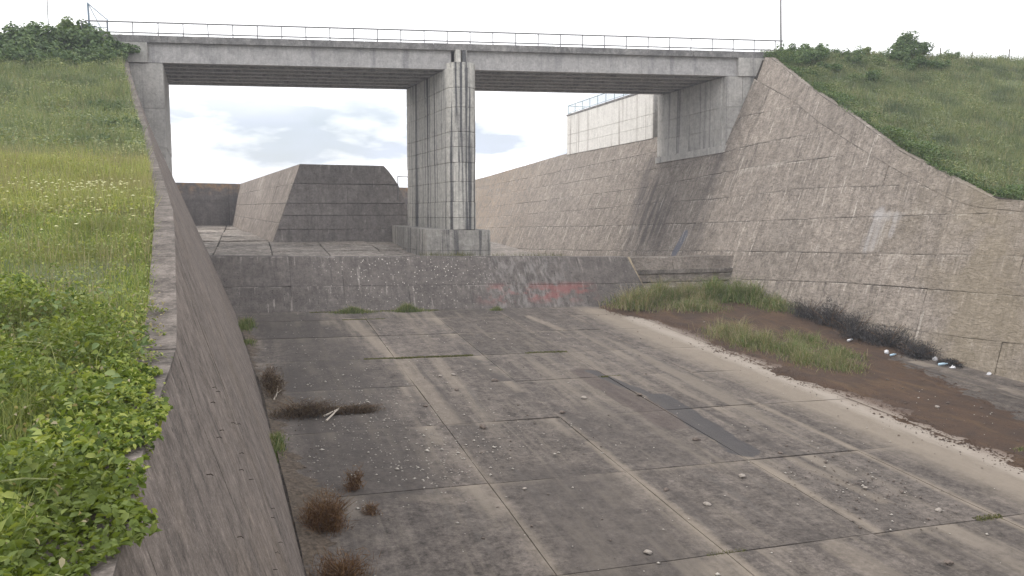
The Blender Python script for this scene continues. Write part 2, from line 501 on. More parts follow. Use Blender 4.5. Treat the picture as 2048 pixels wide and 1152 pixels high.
def wall_extra(g, col, h, n):
    x, y, z = g.sep(g.pos)
    g.flat = g.mix(0.0, g.mul3(g.pos, (0, 1, 1)), (0, 0, 0))
    comb = g.N.new('ShaderNodeCombineXYZ')
    g.L.new(y, comb.inputs[0]); g.L.new(z, comb.inputs[1])
    g.flat = comb.outputs[0]
    wob = (g.math('SUBTRACT', g.noise(g.mul3(g.pos, (0, 1.6, 0.5)), 1.2, 5, 0.65), 0.5), 1.2)
    lime = (0.52, 0.47, 0.42)
    # lime runs below the lifts
    brk = g.rng(g.noise(g.mul3(g.pos, (0, 2.2, 0.5)), 1.6, 5, 0.7), 0.40, 0.58)
    for a, b, w, k in (((42.5, 0.1), (42.7, -2.1), 0.35, 0.75), ((41.2, 0.2), (38.9, 0.2), 0.06, 0.8), ((40.9, -2.4), (41.5, -4.4), 0.12, 0.5),
                       ((55.0, -1.5), (52.3, -1.6), 0.6, 0.22), ((62.5, 4.0), (56, 4.4), 0.06, 0.8),
                       ((70.0, -3.2), (70.4, -5.2), 0.10, 0.8), ((81.0, -1.4), (78.6, -1.3), 0.09, 0.9), ((79.6, -1.4), (80.6, -3.5), 0.10, 0.9)):
        col = g.mix(g.math('MULTIPLY', g.math('MULTIPLY', g.seg(a, b, w * 0.55, 0.22, wob), brk), k * 0.8), col, lime)
    for a, b, w, k in (((43.4, -0.05), (43.7, -2.0), 0.45, 0.55), ((41.6, 0.0), (44.0, 0.0), 0.10, 0.6), ((41.9, -0.1), (42.0, -1.1), 0.10, 0.5)):
        col = g.mix(g.math('MULTIPLY', g.math('MULTIPLY', g.seg(a, b, w, 0.3, (wob[0], 0.9)), g.rng(n['s2'], 0.36, 0.58, 0.35, 1.0)), k), col, (0.47, 0.45, 0.45))
    # dark damp patches under the bridge, a blue grey slick at the foot
    for a, b, w, k in (((79, 2.4), (76.0, -1.4), 1.3, 0.75), ((74, 1.0), (73.0, -2.5), 0.8, 0.6), ((67.4, 5.6), (66.0, -2.8), 0.35, 0.5), ((81.5, 6.0), (80, -3), 0.3, 0.7)):
        col = g.mix(g.math('MULTIPLY', g.seg(a, b, w, 1.2, wob), g.math('MULTIPLY', g.rng(n['s1'], 0.40, 0.56, 0.1, 1.0), k)), col, (0.125, 0.11, 0.105))
    col = g.mix(g.math('MULTIPLY', g.seg((68.3, -1.9), (68.9, -3.6), 0.45, 0.12, (wob[0], 0.4)), 0.85), col, (0.17, 0.18, 0.22))
    # thin pale drips everywhere upstream
    dr = g.noise(g.mul3(g.pos, (0, 1, 0.09)), 2.6, 3, 0.5)
    msk = g.math('MULTIPLY', g.rng(dr, 0.625, 0.66), g.rng(g.noise(g.mul3(g.pos, (0, 1, 1)), 0.55, 3, 0.5), 0.5, 0.56))
    msk = g.math('MULTIPLY', msk, g.rng(y, 56, 74, 0.15, 1.0))
    col = g.mix(g.math('MULTIPLY', msk, 0.85), col, lime)
    # yellow lichen towards the upstream end, and straw coloured crust near
    li = g.math('MULTIPLY', g.rng(y, 108, 140), g.rng(n['mid'], 0.4, 0.58))
    col = g.mix(g.math("MULTIPLY", li, 0.4), col, (0.30, 0.20, 0.11))
    cr = g.math('MULTIPLY', g.rng(y, 46, 34), g.rng(n['big'], 0.40, 0.60))
    col = g.mix(g.math('MULTIPLY', cr, 0.5), col, (0.30, 0.25, 0.17))
    # rough broken crust, in flat flakes
    fl = g.noise(g.mul3(g.pos, (1, 1, 2.6)), 2.3, 7, 0.72, 0.5)
    h = g.math('ADD', h, g.math('MULTIPLY', g.rng(fl, 0.42, 0.6), 1.1))
    col = g.mix(g.rng(fl, 0.40, 0.33, 0, 0.45), col, (0.13, 0.113, 0.10))
    return col, 0.92, h

M = {}
M['floor'] = concrete('floor_concrete', (0.104, 0.088, 0.078), (0.062, 0.054, 0.050), (0.155, 0.133, 0.114), (1, 0.1, 0), 0.6, 0.35, 0.2, 0.45, 1.0, extra=floor_extra, tone=0.17, contrast=0.95)
M['joint'] = simple('joint_dirt', (0.045, 0.038, 0.030), 0.95, 0.4, 5)
M['sill'] = concrete('sill_concrete', (0.128, 0.112, 0.104), (0.068, 0.061, 0.058), (0.195, 0.172, 0.155), (1, 0, 0.12), 1.4, 0.5, 0.25, 0.45, 1.1, extra=sill_extra, edge=0.5, tone=0.08, lime=(0.33, 0.30, 0.275))
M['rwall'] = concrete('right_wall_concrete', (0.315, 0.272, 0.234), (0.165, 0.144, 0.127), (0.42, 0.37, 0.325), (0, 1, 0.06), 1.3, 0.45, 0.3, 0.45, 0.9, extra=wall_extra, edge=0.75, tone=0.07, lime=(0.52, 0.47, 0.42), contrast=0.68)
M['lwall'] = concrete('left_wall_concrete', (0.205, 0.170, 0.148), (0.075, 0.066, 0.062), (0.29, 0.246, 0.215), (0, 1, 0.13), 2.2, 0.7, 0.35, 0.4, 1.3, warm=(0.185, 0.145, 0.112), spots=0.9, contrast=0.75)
M['ltop'] = concrete('left_coping_concrete', (0.155, 0.132, 0.118), (0.075, 0.066, 0.058), (0.225, 0.195, 0.175), (1, 1, 1), 2.0, 0.5, 0.2, 0.7, 1.3, contrast=0.9)
M['pier'] = concrete('pier_concrete', (0.53, 0.51, 0.465), (0.075, 0.075, 0.083), (0.60, 0.58, 0.53), (1, 1, 0.022), 1.7, 0.95, 0.4, 0.12, 0.7, spots=0.9, contrast=0.5, tone=0.06, st_rng=(0.515, 0.585))
M['pbase'] = concrete('pier_base_concrete', (0.36, 0.34, 0.31), (0.10, 0.096, 0.097), (0.49, 0.47, 0.43), (1, 1, 0.04), 1.5, 0.9, 0.4, 0.3, 0.9, contrast=0.5, st_rng=(0.53, 0.61))
M['bridge'] = concrete('bridge_concrete', (0.44, 0.422, 0.410), (0.22, 0.215, 0.22), (0.52, 0.50, 0.49), (1, 1, 0.10), 1.0, 0.6, 0.2, 0.3, 0.6, contrast=0.4, st_rng=(0.52, 0.66))
M['kerb'] = concrete('kerb_concrete', (0.23, 0.22, 0.215), (0.11, 0.108, 0.11), (0.48, 0.46, 0.43), (1, 1, 0.3), 0.9, 0.6, 0.45, 0.6, 0.9)
M['abut'] = concrete('abutment_concrete', (0.48, 0.46, 0.43), (0.17, 0.165, 0.165), (0.55, 0.525, 0.49), (1, 1, 0.03), 1.1, 0.75, 0.25, 0.3, 0.7, contrast=0.4, tone=0.06, st_rng=(0.55, 0.66))
M['white'] = concrete('upper_wall_concrete', (0.70, 0.68, 0.64), (0.21, 0.17, 0.145), (0.76, 0.74, 0.71), (0, 1, 0.02), 1.3, 0.9, 0.2, 0.08, 0.35, contrast=0.3, st_rng=(0.56, 0.66), edge=0.3, lime=(0.78, 0.76, 0.73))
M['block'] = concrete('guide_wall_concrete', (0.28, 0.25, 0.235), (0.165, 0.15, 0.143), (0.33, 0.30, 0.275), (1, 0, 0.08), 1.0, 0.5, 0.2, 0.5, 0.9, edge=0.5, tone=0.10, lime=(0.42, 0.39, 0.35))
M['blockl'] = concrete('guide_wall_side_concrete', (0.285, 0.245, 0.215), (0.17, 0.147, 0.13), (0.38, 0.335, 0.30), (0, 1, 0.08), 1.0, 0.5, 0.3, 0.5, 0.9, edge=0.6, tone=0.06)
M['far'] = concrete('far_wall_concrete', (0.165, 0.148, 0.140), (0.10, 0.092, 0.09), (0.22, 0.195, 0.178), (1, 1, 0.10), 1.0, 0.5, 0.2, 0.5, 0.9, lichen=((0.30, 0.18, 0.08), 2.6, 4.4))
M['upfloor'] = concrete('basin_floor_concrete', (0.30, 0.262, 0.228), (0.13, 0.115, 0.103), (0.46, 0.42, 0.38), (1, 0.4, 0), 0.8, 0.7, 0.5, 0.8, 1.0, contrast=0.8, tone=0.15)
M['asphalt'] = simple('road_asphalt', (0.06, 0.06, 0.062), 0.9, 0.2, 9)
M['steel'] = simple('railing_grey_paint', (0.17, 0.165, 0.17), 0.6, 0.3, 12)
M['bluesteel'] = simple('blue_grey_paint', (0.20, 0.26, 0.33), 0.55, 0.2, 12)
M['tealsteel'] = simple('pale_teal_paint', (0.24, 0.33, 0.36), 0.55, 0.2, 12)
M['rust'] = simple('rusty_iron', (0.05, 0.036, 0.03), 0.85, 0.4, 30)
M['soil'] = None
M['wood'] = simple('weathered_wood', (0.12, 0.10, 0.08), 0.9, 0.3, 20)
M['bark'] = simple('bark', (0.07, 0.055, 0.042), 0.95, 0.3, 25)
M['paletwig'] = simple('bleached_branch', (0.46, 0.41, 0.35), 0.85, 0.2, 30)
M['drytwig'] = simple('dry_twig', (0.135, 0.085, 0.052), 0.9, 0.4, 20)
M['stone_w'] = simple('pale_stone', (0.27, 0.24, 0.212), 0.85, 0.25, 18)
M['stone_d'] = simple('dark_stone', (0.13, 0.105, 0.09), 0.9, 0.3, 18)
M['shell'] = simple('pale_pebble', (0.40, 0.37, 0.33), 0.8, 0.3, 9)
M['plastic_w'] = simple('white_plastic', (0.58, 0.58, 0.60), 0.35, 0.05, 20, bump=0.02)
M['plastic_b'] = simple('pale_blue_plastic', (0.40, 0.55, 0.66), 0.3, 0.08, 20, bump=0.02)
M['earth'] = simple('slope_earth', (0.105, 0.128, 0.062), 0.95, 0.4, 1.2, bump=0.5)
M['plain'] = simple('plain_ground', (0.07, 0.085, 0.04), 0.95, 0.3, 0.05)
def soil_mat():
    g = NG('rust_brown_silt')
    n1 = g.noise(g.pos, 0.7, 6, 0.62, 0.3); n2 = g.noise(g.pos, 9, 6, 0.7); n3 = g.noise(g.mul3(g.pos, (1, 0.25, 0)), 1.1, 4, 0.6)
    c = g.mix(g.rng(n1, 0.35, 0.65), (0.108, 0.068, 0.046), (0.070, 0.050, 0.040))
    c = g.mix(g.rng(n3, 0.5, 0.68, 0, 0.8), c, (0.140, 0.090, 0.054))
    c = g.mix(g.rng(n2, 0.45, 0.75, 0, 0.6), c, (0.055, 0.037, 0.028))
    return g.finish(g.prin(c, 0.95, g.bump(g.math('ADD', n1, n2), 1.0, 0.16), 0.2))
M['soil'] = soil_mat()
# leaves and grasses
M['bramble'] = foliage('bramble_leaf', (0.061, 0.099, 0.022), (0.193, 0.259, 0.053), (0.407, 0.440, 0.121), (0.121, 0.160, 0.039), 0.7, 0.35)
M['g_near'] = foliage('fresh_grass', (0.140, 0.202, 0.058), (0.263, 0.319, 0.095), (0.426, 0.437, 0.190), (0.185, 0.202, 0.084), 0.5, 0.4)
M['g_berm'] = foliage('berm_grass', (0.196, 0.246, 0.084), (0.353, 0.381, 0.129), (0.504, 0.482, 0.241), (0.302, 0.291, 0.146), 0.35, 0.4)
M['g_slope'] = foliage('slope_grass', (0.134, 0.185, 0.095), (0.241, 0.286, 0.134), (0.392, 0.398, 0.224), (0.095, 0.140, 0.078), 0.33, 0.35)
M['g_right'] = foliage('right_slope_grass', (0.119, 0.164, 0.092), (0.216, 0.257, 0.127), (0.367, 0.367, 0.216), (0.076, 0.113, 0.070), 0.30, 0.35)
M['g_dry'] = foliage('dry_grass', (0.216, 0.184, 0.108), (0.304, 0.265, 0.164), (0.430, 0.380, 0.253), None, 0.3, 0.35)
M['g_chute'] = foliage('chute_grass', (0.08, 0.125, 0.04), (0.14, 0.20, 0.06), (0.26, 0.28, 0.12), None, 0.3, 0.4)
M['shrub'] = foliage('shrub_leaf', (0.059, 0.100, 0.045), (0.103, 0.164, 0.062), (0.190, 0.250, 0.100), None, 0.3, 0.3)
M['shrub_l'] = foliage('light_shrub_leaf', (0.090, 0.135, 0.048), (0.150, 0.210, 0.075), (0.285, 0.315, 0.112), None, 0.3, 0.3)
M['burnt'] = foliage('charred_twig', (0.026, 0.025, 0.029), (0.058, 0.055, 0.057), (0.143, 0.130, 0.124), None, 0.3, 0.1)
M['rusty'] = foliage('rust_brown_dry_weed', (0.081, 0.041, 0.021), (0.149, 0.076, 0.034), (0.241, 0.144, 0.069), None, 0.3, 0.25)
M['brush'] = foliage('dead_brush', (0.045, 0.030, 0.020), (0.095, 0.062, 0.040), (0.20, 0.15, 0.10), None, 0.3, 0.15)
M['moss'] = foliage('joint_moss', (0.05, 0.06, 0.014), (0.10, 0.105, 0.026), (0.17, 0.155, 0.05), None, 0.3, 0.2)
M['umbel'] = foliage('cream_flower', (0.46, 0.45, 0.22), (0.54, 0.53, 0.28), (0.60, 0.60, 0.38), None, 0.3, 0.2)

# ------------------------------------------------------------------ the place, in numbers
def zf(x, y): return -9.8327 - 0.01785 * x + 0.05965 * y        # floor of the chute
LB = [(-10, 2.6), (0, 2.0), (19, 1.1), (35, 0.3), (57, -1.2), (60, -1.4), (77, -6.2)]                         # foot of the left wall
L1 = [(-10, -0.35, -1.8), (0, -0.55, -1.79), (4.5, -0.72, -1.77), (5.7, -0.80, -1.76), (7, -0.87, -1.76), (8.5, -0.92, -1.74), (11, -1.0, -1.74), (13, -1.16, -1.59), (17, -1.48, -0.68),
      (22, -1.94, 0.14), (28, -2.64, 0.84), (42, -4.4, 2.9), (56, -6.36, 6.08), (68, -8.57, 10.76), (75, -9.7, 13.1), (77.5, -10.1, 14.2)]
def l1(y): return itp(y, [(a, b) for a, b, c in L1]), itp(y, [(a, c) for a, b, c in L1])
def l2(y):
    x, z = l1(y)
    h = itp(y, [(0, 0.85), (13, 0.9), (30, 1.2), (56, 1.6), (77, 1.2)])
    k = itp(y, [(0, 0.27), (30, 0.3), (60, 0.34), (77, 0.2)])
    return x + h * k, z - h
R1 = [(-10, 0.4), (20, 0.6), (32.9, 0.8), (34.7, 0.9), (38.4, 2.4), (43.4, 4.4), (49.9, 7.7), (58.7, 11.7), (65, 15.0)]   # top of the right wall
R2 = [(-10, -0.3), (32.7, 0.2), (36.0, 0.5), (37.9, 0.95), (42.8, 2.9), (48.8, 5.4), (53.4, 7.4), (58.1, 9.7), (64, 12.1), (67, 13.4)]
def bR(y): return itp(y, [(10, 0.18), (25, 0.22), (60, 0.40), (200, 0.40)])
def xR(y, z): return 38.0 + bR(y) * (z - zf(38, min(y, 57)))
LIFT = [[(0, -9.9), (150, -9.9)],
        [(0, -5.9), (31, -6.8), (36, -7.0), (57, -7.4), (150, -9)],
        [(0, -3.7), (31.4, -4.3), (44.4, -4.65), (56, -5.3), (150, -8.5)],
        [(0, -1.5), (32, -2.2), (50.5, -2.8), (64.6, -3.3), (75.4, -3.8), (110, -5.0), (150, -5.6)],
        [(0, 0.9), (32.7, 0.2), (51.8, -0.3), (64.7, -0.7), (89, -1.3), (150, -2.4)],
        [(0, 2.4), (40.7, 2.0), (53, 2.1), (66, 1.5), (76, 1.4), (89, 0.9), (150, -0.6)],
        [(0, 4.6), (46, 4.5), (61.5, 4.3), (78.4, 3.2), (113, 2.2), (150, 1.4)],
        [(0, 7), (49, 6.7), (62, 6.4), (75, 5.3), (113, 4.4), (150, 3.6)],
        [(0, 9.4), (54, 9.2), (65, 9.4), (80, 7.2), (113, 6.4), (150, 5.6)],
        [(0, 30), (150, 30)]]
B0 = Vector((-9.40, 77.25, 0)); BD = Vector((0.982, -0.189, 0)).normalized(); BN = Vector((0.189, 0.982, 0)).normalized()
def bp(t, s, z): return B0 + BD * t + BN * s + Vector((0, 0, z))      # along, across, height on the bridge
Z_DECK, Z_KERB, Z_BEAM = 15.60, 15.0, 13.35

# ------------------------------------------------------------------ ground
def build_ground():
    m = MB()
    m.add([(-420, -300, -14), (420, -300, -14), (420, 700, -14), (-420, 700, -14)], [(0, 1, 2, 3)])
    tag(m.build('ground', M['plain']), kind='structure')
build_ground()

GL = [(-12, -1.95), (8, -1.88), (12, -1.78), (17, -0.82), (22, 0.0), (28, 0.75), (33, 1.75), (36, 2.0), (42, 2.75), (56, 6.0), (68, 10.7), (75, 13.2), (78.6, 15.2), (80, 15.45), (140, 15.45)]
def wig(x, y): return 0.18 * math.sin(0.7 * x + 0.31 * y) * math.cos(0.43 * y - 0.22 * x) + 0.10 * math.sin(1.9 * y + 1.3 * x)
def ground_l(x, y):
    x1, z1 = l1(min(y, 77.5))
    d = max(0.0, x1 - 0.45 - x)
    yy = y + 0.19 * max(0, min(1, (y - 30) / 30)) * (x + 9.4) * (1 if x < -9.4 else 0)
    return itp(yy, GL) - 0.04 + min(1.0, d / 2) * wig(x, y) * 0.6 + 0.012 * max(0, d - 5)
GR = [(-20, 0.35), (30, 0.55), (34.7, 0.8), (38.4, 2.2), (49.9, 7.4), (58.7, 11.4), (64.5, 14.6), (66.5, 15.4), (140, 15.45)]
def ground_r(x, y):
    x1 = xR(min(y, 64), itp(y, R1))
    d = max(0.0, x - x1 - 0.5)
    return itp(y + 0.19 * max(0, x - 47) * max(0, min(1, (y - 34) / 15)), GR) - 0.05 + min(1.0, d / 2) * wig(x, y) * 0.8

def sheet(name, us, vs, fn, mat):
    V = [fn(u, v) for v in vs for u in us]
    n = len(us)
    F = [(j * n + i, j * n + i + 1, (j + 1) * n + i + 1, (j + 1) * n + i) for j in range(len(vs) - 1) for i in range(n - 1)]
    return obj(name, V, F, mat, smooth=True)

def build_banks():
    us = [0, 0.15, 0.5, 1, 1.6, 2.4, 3.4, 5, 7, 10, 14, 19, 26, 36, 50, 70, 100, 150]
    vs = list(np.arange(-10, 90, 1.0))
    def fl(u, v):
        x1, z1 = l1(min(v, 77.5))
        x = x1 - 0.42 - u - max(0, v - 77.5) * 0.5
        return (x, v, ground_l(x, v) - (0.1 if u == 0 else 0))
    tag(sheet('left_embankment', us, vs, fl, M['earth']), kind='structure')
    def fr(u, v):
        x = xR(min(v, 64), itp(v, R1)) + 0.45 + u
        return (x, v, ground_r(x, v) - (0.1 if u == 0 else 0))
    vs2 = [v for v in vs if v <= 78]
    tag(sheet('right_embankment', us, vs2, fr, M['earth']), kind='structure')
build_banks()

# ------------------------------------------------------------------ floor of the chute, slab by slab
XE = [-2.6, 6.93, 11.78, 16.62, 21.4, 26.25, 31.1, 34.8, 39.2]
YE = [-4, 2, 8, 11.7, 17.6, 23.6, 29.7, 35.5, 41.0, 46.9, 52.2, 57.4]
def left_foot(y): return itp(y, LB)
def build_floor():
    root = empty('chute_floor', (18, 30, -9.5), kind='structure')
    m = MB()
    m.add([(x, y, zf(x, y) - 0.07) for x, y in ((-4, -6), (40, -6), (40, 60), (-4, 60))], [(0, 1, 2, 3)])
    m.build('bedding', M['joint'], root)
    rg = random.Random(3)
    for j in range(len(YE) - 1):
        for i in range(len(XE) - 1):
            x0, x1, y0, y1 = XE[i], XE[i + 1], YE[j], YE[j + 1]
            if y1 < 9 and x0 > 30: continue
            def fn(u, v, x0=x0, x1=x1, y0=y0, y1=y1):
                x, y = lerp(x0, x1, u), lerp(y0, y1, v)
                return (x, y, zf(x, y))
            gx, gy = rg.uniform(0.008, 0.026), rg.uniform(0.010, 0.032)
            panel(fn, (0, 0, 1), 'slab', M['floor'], root, 3, 3, gx / (x1 - x0), gy / (y1 - y0), 0.15, rg.uniform(-0.012, 0.022), 0.010, rg)
build_floor()

# ------------------------------------------------------------------ basin floor behind the sill
def zb(x, y): return -7.66 + 0.055 * y
def build_basin():
    root = empty('basin_floor', (4, 85, -3), kind='structure')
    m = MB()
    m.add([(x, y, zb(x, y) - 0.08) for x, y in ((-20, 58), (19, 58), (19, 128), (-20, 128))], [(0, 1, 2, 3)])
    m.build('bedding', M['joint'], root)
    rg = random.Random(5)
    ys = [58.3, 64.6, 71.2, 77.4, 83.6, 89.6, 95.6, 101.6, 107.6, 114, 122]
    xs = [-14, -8.4, -3.4, 1.6, 6.6, 11.6, 16.6, 18.6]
    for j in range(len(ys) - 1):
        for i in range(len(xs) - 1):
            def fn(u, v, a=xs[i], b=xs[i + 1], c=ys[j], d=ys[j + 1]):
                x, y = lerp(a, b, u), lerp(c, d, v)
                return (x, y, zb(x, y))
            panel(fn, (0, 0, 1), 'slab', M['upfloor'], root, 2, 2, rg.uniform(0.006, 0.02), rg.uniform(0.012, 0.03), 0.2, rg.uniform(-0.03, 0.11), 0.03, rg)
    lo = empty('outlet_floor', (29, 85, -5), kind='structure')
    def zl(y): return itp(y, [(58, -4.5), (107, -5.5), (128, -4.6), (155, -4.0)])
    yy = [58.3, 70, 82, 95, 107, 118, 128, 155]
    for j in range(len(yy) - 1):
        for a, b in ((18.4, 28.4), (28.4, 40)):
            def fn(u, v, a=a, b=b, c=yy[j], d=yy[j + 1]):
                y = lerp(c, d, v)
                return (lerp(a, b, u), y, zl(y))
            panel(fn, (0, 0, 1), 'slab', M['upfloor'], lo, 2, 2, 0.004, 0.004, 0.3, rg.uniform(0, 0.03), 0.02, rg)
build_basin()

# ------------------------------------------------------------------ sill
def build_sill():
    root = empty('concrete_sill', (14, 57, -6.8), 'long dark weathered concrete step with faded red paint, crossing the whole chute below the bridge', 'sill')
    def ztop(x): return -2.83 - 0.0175 * (x + 2)
    YB, YT = 55.45, 58.2
    def face(x, v):
        zb_ = zf(x, YB) - 0.15
        return (x, lerp(YB - 0.1, YT, v), lerp(zb_, ztop(x), v))
    xs = [-3.2, 2.4, 6.0, 10.6, 15.2, 19.9, 24.4, 28.9]
    core = MB()
    def row(x0, x1, dy, dz):
        b = [(x0, YB + 0.15 + dy, zf(x0, YB) - 1), (x1, YB + 0.15 + dy, zf(x1, YB) - 1), (x1, 59.6 + dy, -8), (x0, 59.6 + dy, -8)]
        t = [(x0, YT + 0.1 + dy, ztop(x0) - 0.07 + dz), (x1, YT + 0.1 + dy, ztop(x1) - 0.07 + dz), (x1, 59.5 + dy, ztop(x1) - 0.07 + dz), (x0, 59.5 + dy, ztop(x0) - 0.07 + dz)]
        core.prism(b, t)
    row(-3.4, 28.7, 0.0, 0)
    core.build('core', M['joint'], root)
    rg = random.Random(8)
    nrm = Vector((0, -3.7, 2.75)).normalized()
    for i in range(len(xs) - 1):
        for (v0, v1) in ((0.0, 0.47), (0.47, 1.0)):
            x0, x1 = xs[i], xs[i + 1]
            last = i == len(xs) - 2
            def fn(u, v, x0=x0, x1=x1, v0=v0, v1=v1, last=last):
                vv = lerp(v0, v1, v)
                xr = x1 + (0.0 if not last else (1 - vv) * 1.1)
                return face(lerp(x0, xr, u), vv)
            panel(fn, nrm, 'face_panel', M['sill'], root, 4, 3, rg.uniform(0.0004, 0.003), rg.uniform(0.001, 0.005), 0.12, rg.uniform(0.0, 0.015), 0.012, rg)
        def fc(u, v, x0=xs[i], x1=xs[i + 1]):
            x = lerp(x0, x1, u)
            return (x, lerp(YT + 0.04, 59.5, v), ztop(x) + 0.0)
        panel(fc, (0, 0, 1), 'crest_panel', M['sill'], root, 3, 1, 0.003, 0.01, 0.4, rg.uniform(0.0, 0.03), 0.012, rg)
    # pale end face of the sill and the set-back step beside it
    e = MB()
    e.prism([(28.95, YB + 0.2, zf(29, YB) - 0.5), (30.15, YB - 0.05, zf(30, YB) - 0.5), (29.6, 58.4, -7.5), (28.95, 59.3, -7.5)],
            [(28.95, YT + 0.05, ztop(29) - 0.01), (29.12, YT - 0.02, ztop(29) - 0.02), (29.3, 58.6, ztop(29) - 0.02), (28.95, 59.3, ztop(29) - 0.02)])
    e.build('end_face', M['kerb_y'], root)
    st = empty('side_step', (34, 58.6, -7), 'low brownish concrete step set back beside the right end of the sill, behind the weeds', 'step')
    xs2 = [29.2, 33.4, 39.6]
    for i in range(2):
        for (a, b) in ((-7.6, -5.55), (-5.5, -3.46)):
            def fn(u, v, x0=xs2[i], x1=xs2[i + 1], a=a, b=b):
                z = lerp(a, b, v)
                return (lerp(x0, x1, u), 57.9 + (z + 7) * 0.28, z)
            panel(fn, (0, -1, 0.25), 'face_panel', M['rwall'], st, 3, 2, 0.002, 0.004, 0.5, rg.uniform(0, 0.04), 0.02, rg)
    c = MB().box(29.2, 39.7, 58.95, 61, -8, -3.5)
    c.build('core', M['rwall'], st)
M['kerb_y'] = concrete('ochre_stained_concrete', (0.34, 0.275, 0.19), (0.22, 0.18, 0.13), (0.44, 0.37, 0.27), (1, 1, 0.2), 1.5, 0.4, 0.3, 0.5, 0.8)
build_sill()

# ------------------------------------------------------------------ left wall
def build_left_wall():
    root = empty('left_chute_wall', (0.5, 30, -9), 'dark streaked battered concrete wall along the left bank, climbing towards the bridge', 'retaining wall')
    core = MB()
    ys = [-8, -2, 3, 7, 8.5, 11, 13, 17, 22, 28, 35, 42, 49, 56, 60, 65, 71, 77]
    def base(y): return (itp(y, LB), zf(0, min(y, 58)) - 0.4 if y < 60 else lerp(-6.8, -4.2, min(1, (y - 60) / 12)))
    # body behind the facing
    V, F = [], []
    for y in ys:
        bx, bz = base(y); x2, z2 = l2(y); x1, z1 = l1(y)
        V += [(bx - 0.12, y, bz), (x2 - 0.12, y, z2 - 0.02), (x1 - 0.12, y, z1 - 0.10), (x1 - 0.40, y, z1 - 0.10), (x1 - 0.42, y, z1 - 1.6), (bx - 1.6, y, bz)]
    for i in range(len(ys) - 1):
        for k in range(5):
            F.append((i * 6 + k, i * 6 + k + 1, (i + 1) * 6 + k + 1, (i + 1) * 6 + k))
    F += [tuple(range(6)), tuple(range((len(ys) - 1) * 6 + 5, (len(ys) - 1) * 6 - 1, -1))]
    obj('core', V, F, M['joint'], root)
    rg = random.Random(4)
    yj = [-8, -1, 5.2, 11.0, 16.5, 22, 28, 34, 40, 46, 52, 57.8, 60.0, 66, 72, 77]
    for i in range(len(yj) - 1):
        y0, y1 = yj[i], yj[i + 1]
        parts = [(0.0, 0.36), (0.36, 0.70), (0.70, 1.0)]
        for (v0, v1) in parts:
            def fn(u, v, y0=y0, y1=y1, v0=v0, v1=v1):
                y = lerp(y0, y1, u)
                bx, bz = base(y); x2, z2 = l2(y)
                t = lerp(v0, v1, v)
                return (lerp(bx, x2, t), y, lerp(bz, z2, t))
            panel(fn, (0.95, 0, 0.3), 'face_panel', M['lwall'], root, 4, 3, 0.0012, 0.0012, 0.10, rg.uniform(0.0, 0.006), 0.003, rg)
        def fu(u, v, y0=y0, y1=y1):
            y = lerp(y0, y1, u); x2, z2 = l2(y); x1, z1 = l1(y)
            return (lerp(x2, x1, v), y, lerp(z2, z1, v))
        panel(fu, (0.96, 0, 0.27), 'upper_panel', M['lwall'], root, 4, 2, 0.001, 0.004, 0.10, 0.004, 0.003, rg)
        def ft(u, v, y0=y0, y1=y1):
            y = lerp(y0, y1, u); x1, z1 = l1(y)
            return (lerp(x1 + 0.01, x1 - 0.42, v), y, z1 + 0.005)
        panel(ft, (0, 0, 1), 'coping_stone', M['ltop'], root, 4, 1, 0.002, 0.0, 0.14, 0.006, 0.008, rg)
    for k in range(34):                                             # cut ends of old form ties
        y = rg.uniform(4.5, 18); t = rg.uniform(0.35, 0.97)
        bx, bz = base(y); x2, z2 = l2(y)
        x, z = lerp(bx, x2, t), lerp(bz, z2, t)
        MB().tube([(x - 0.02, y, z), (x + 0.05, y + rg.uniform(-0.03, 0.03), z + 0.01), (x + 0.075, y + rg.uniform(-0.05, 0.05), z - 0.01)], 0.006, 5).build('tie_stub', M['rust'], root)
build_left_wall()

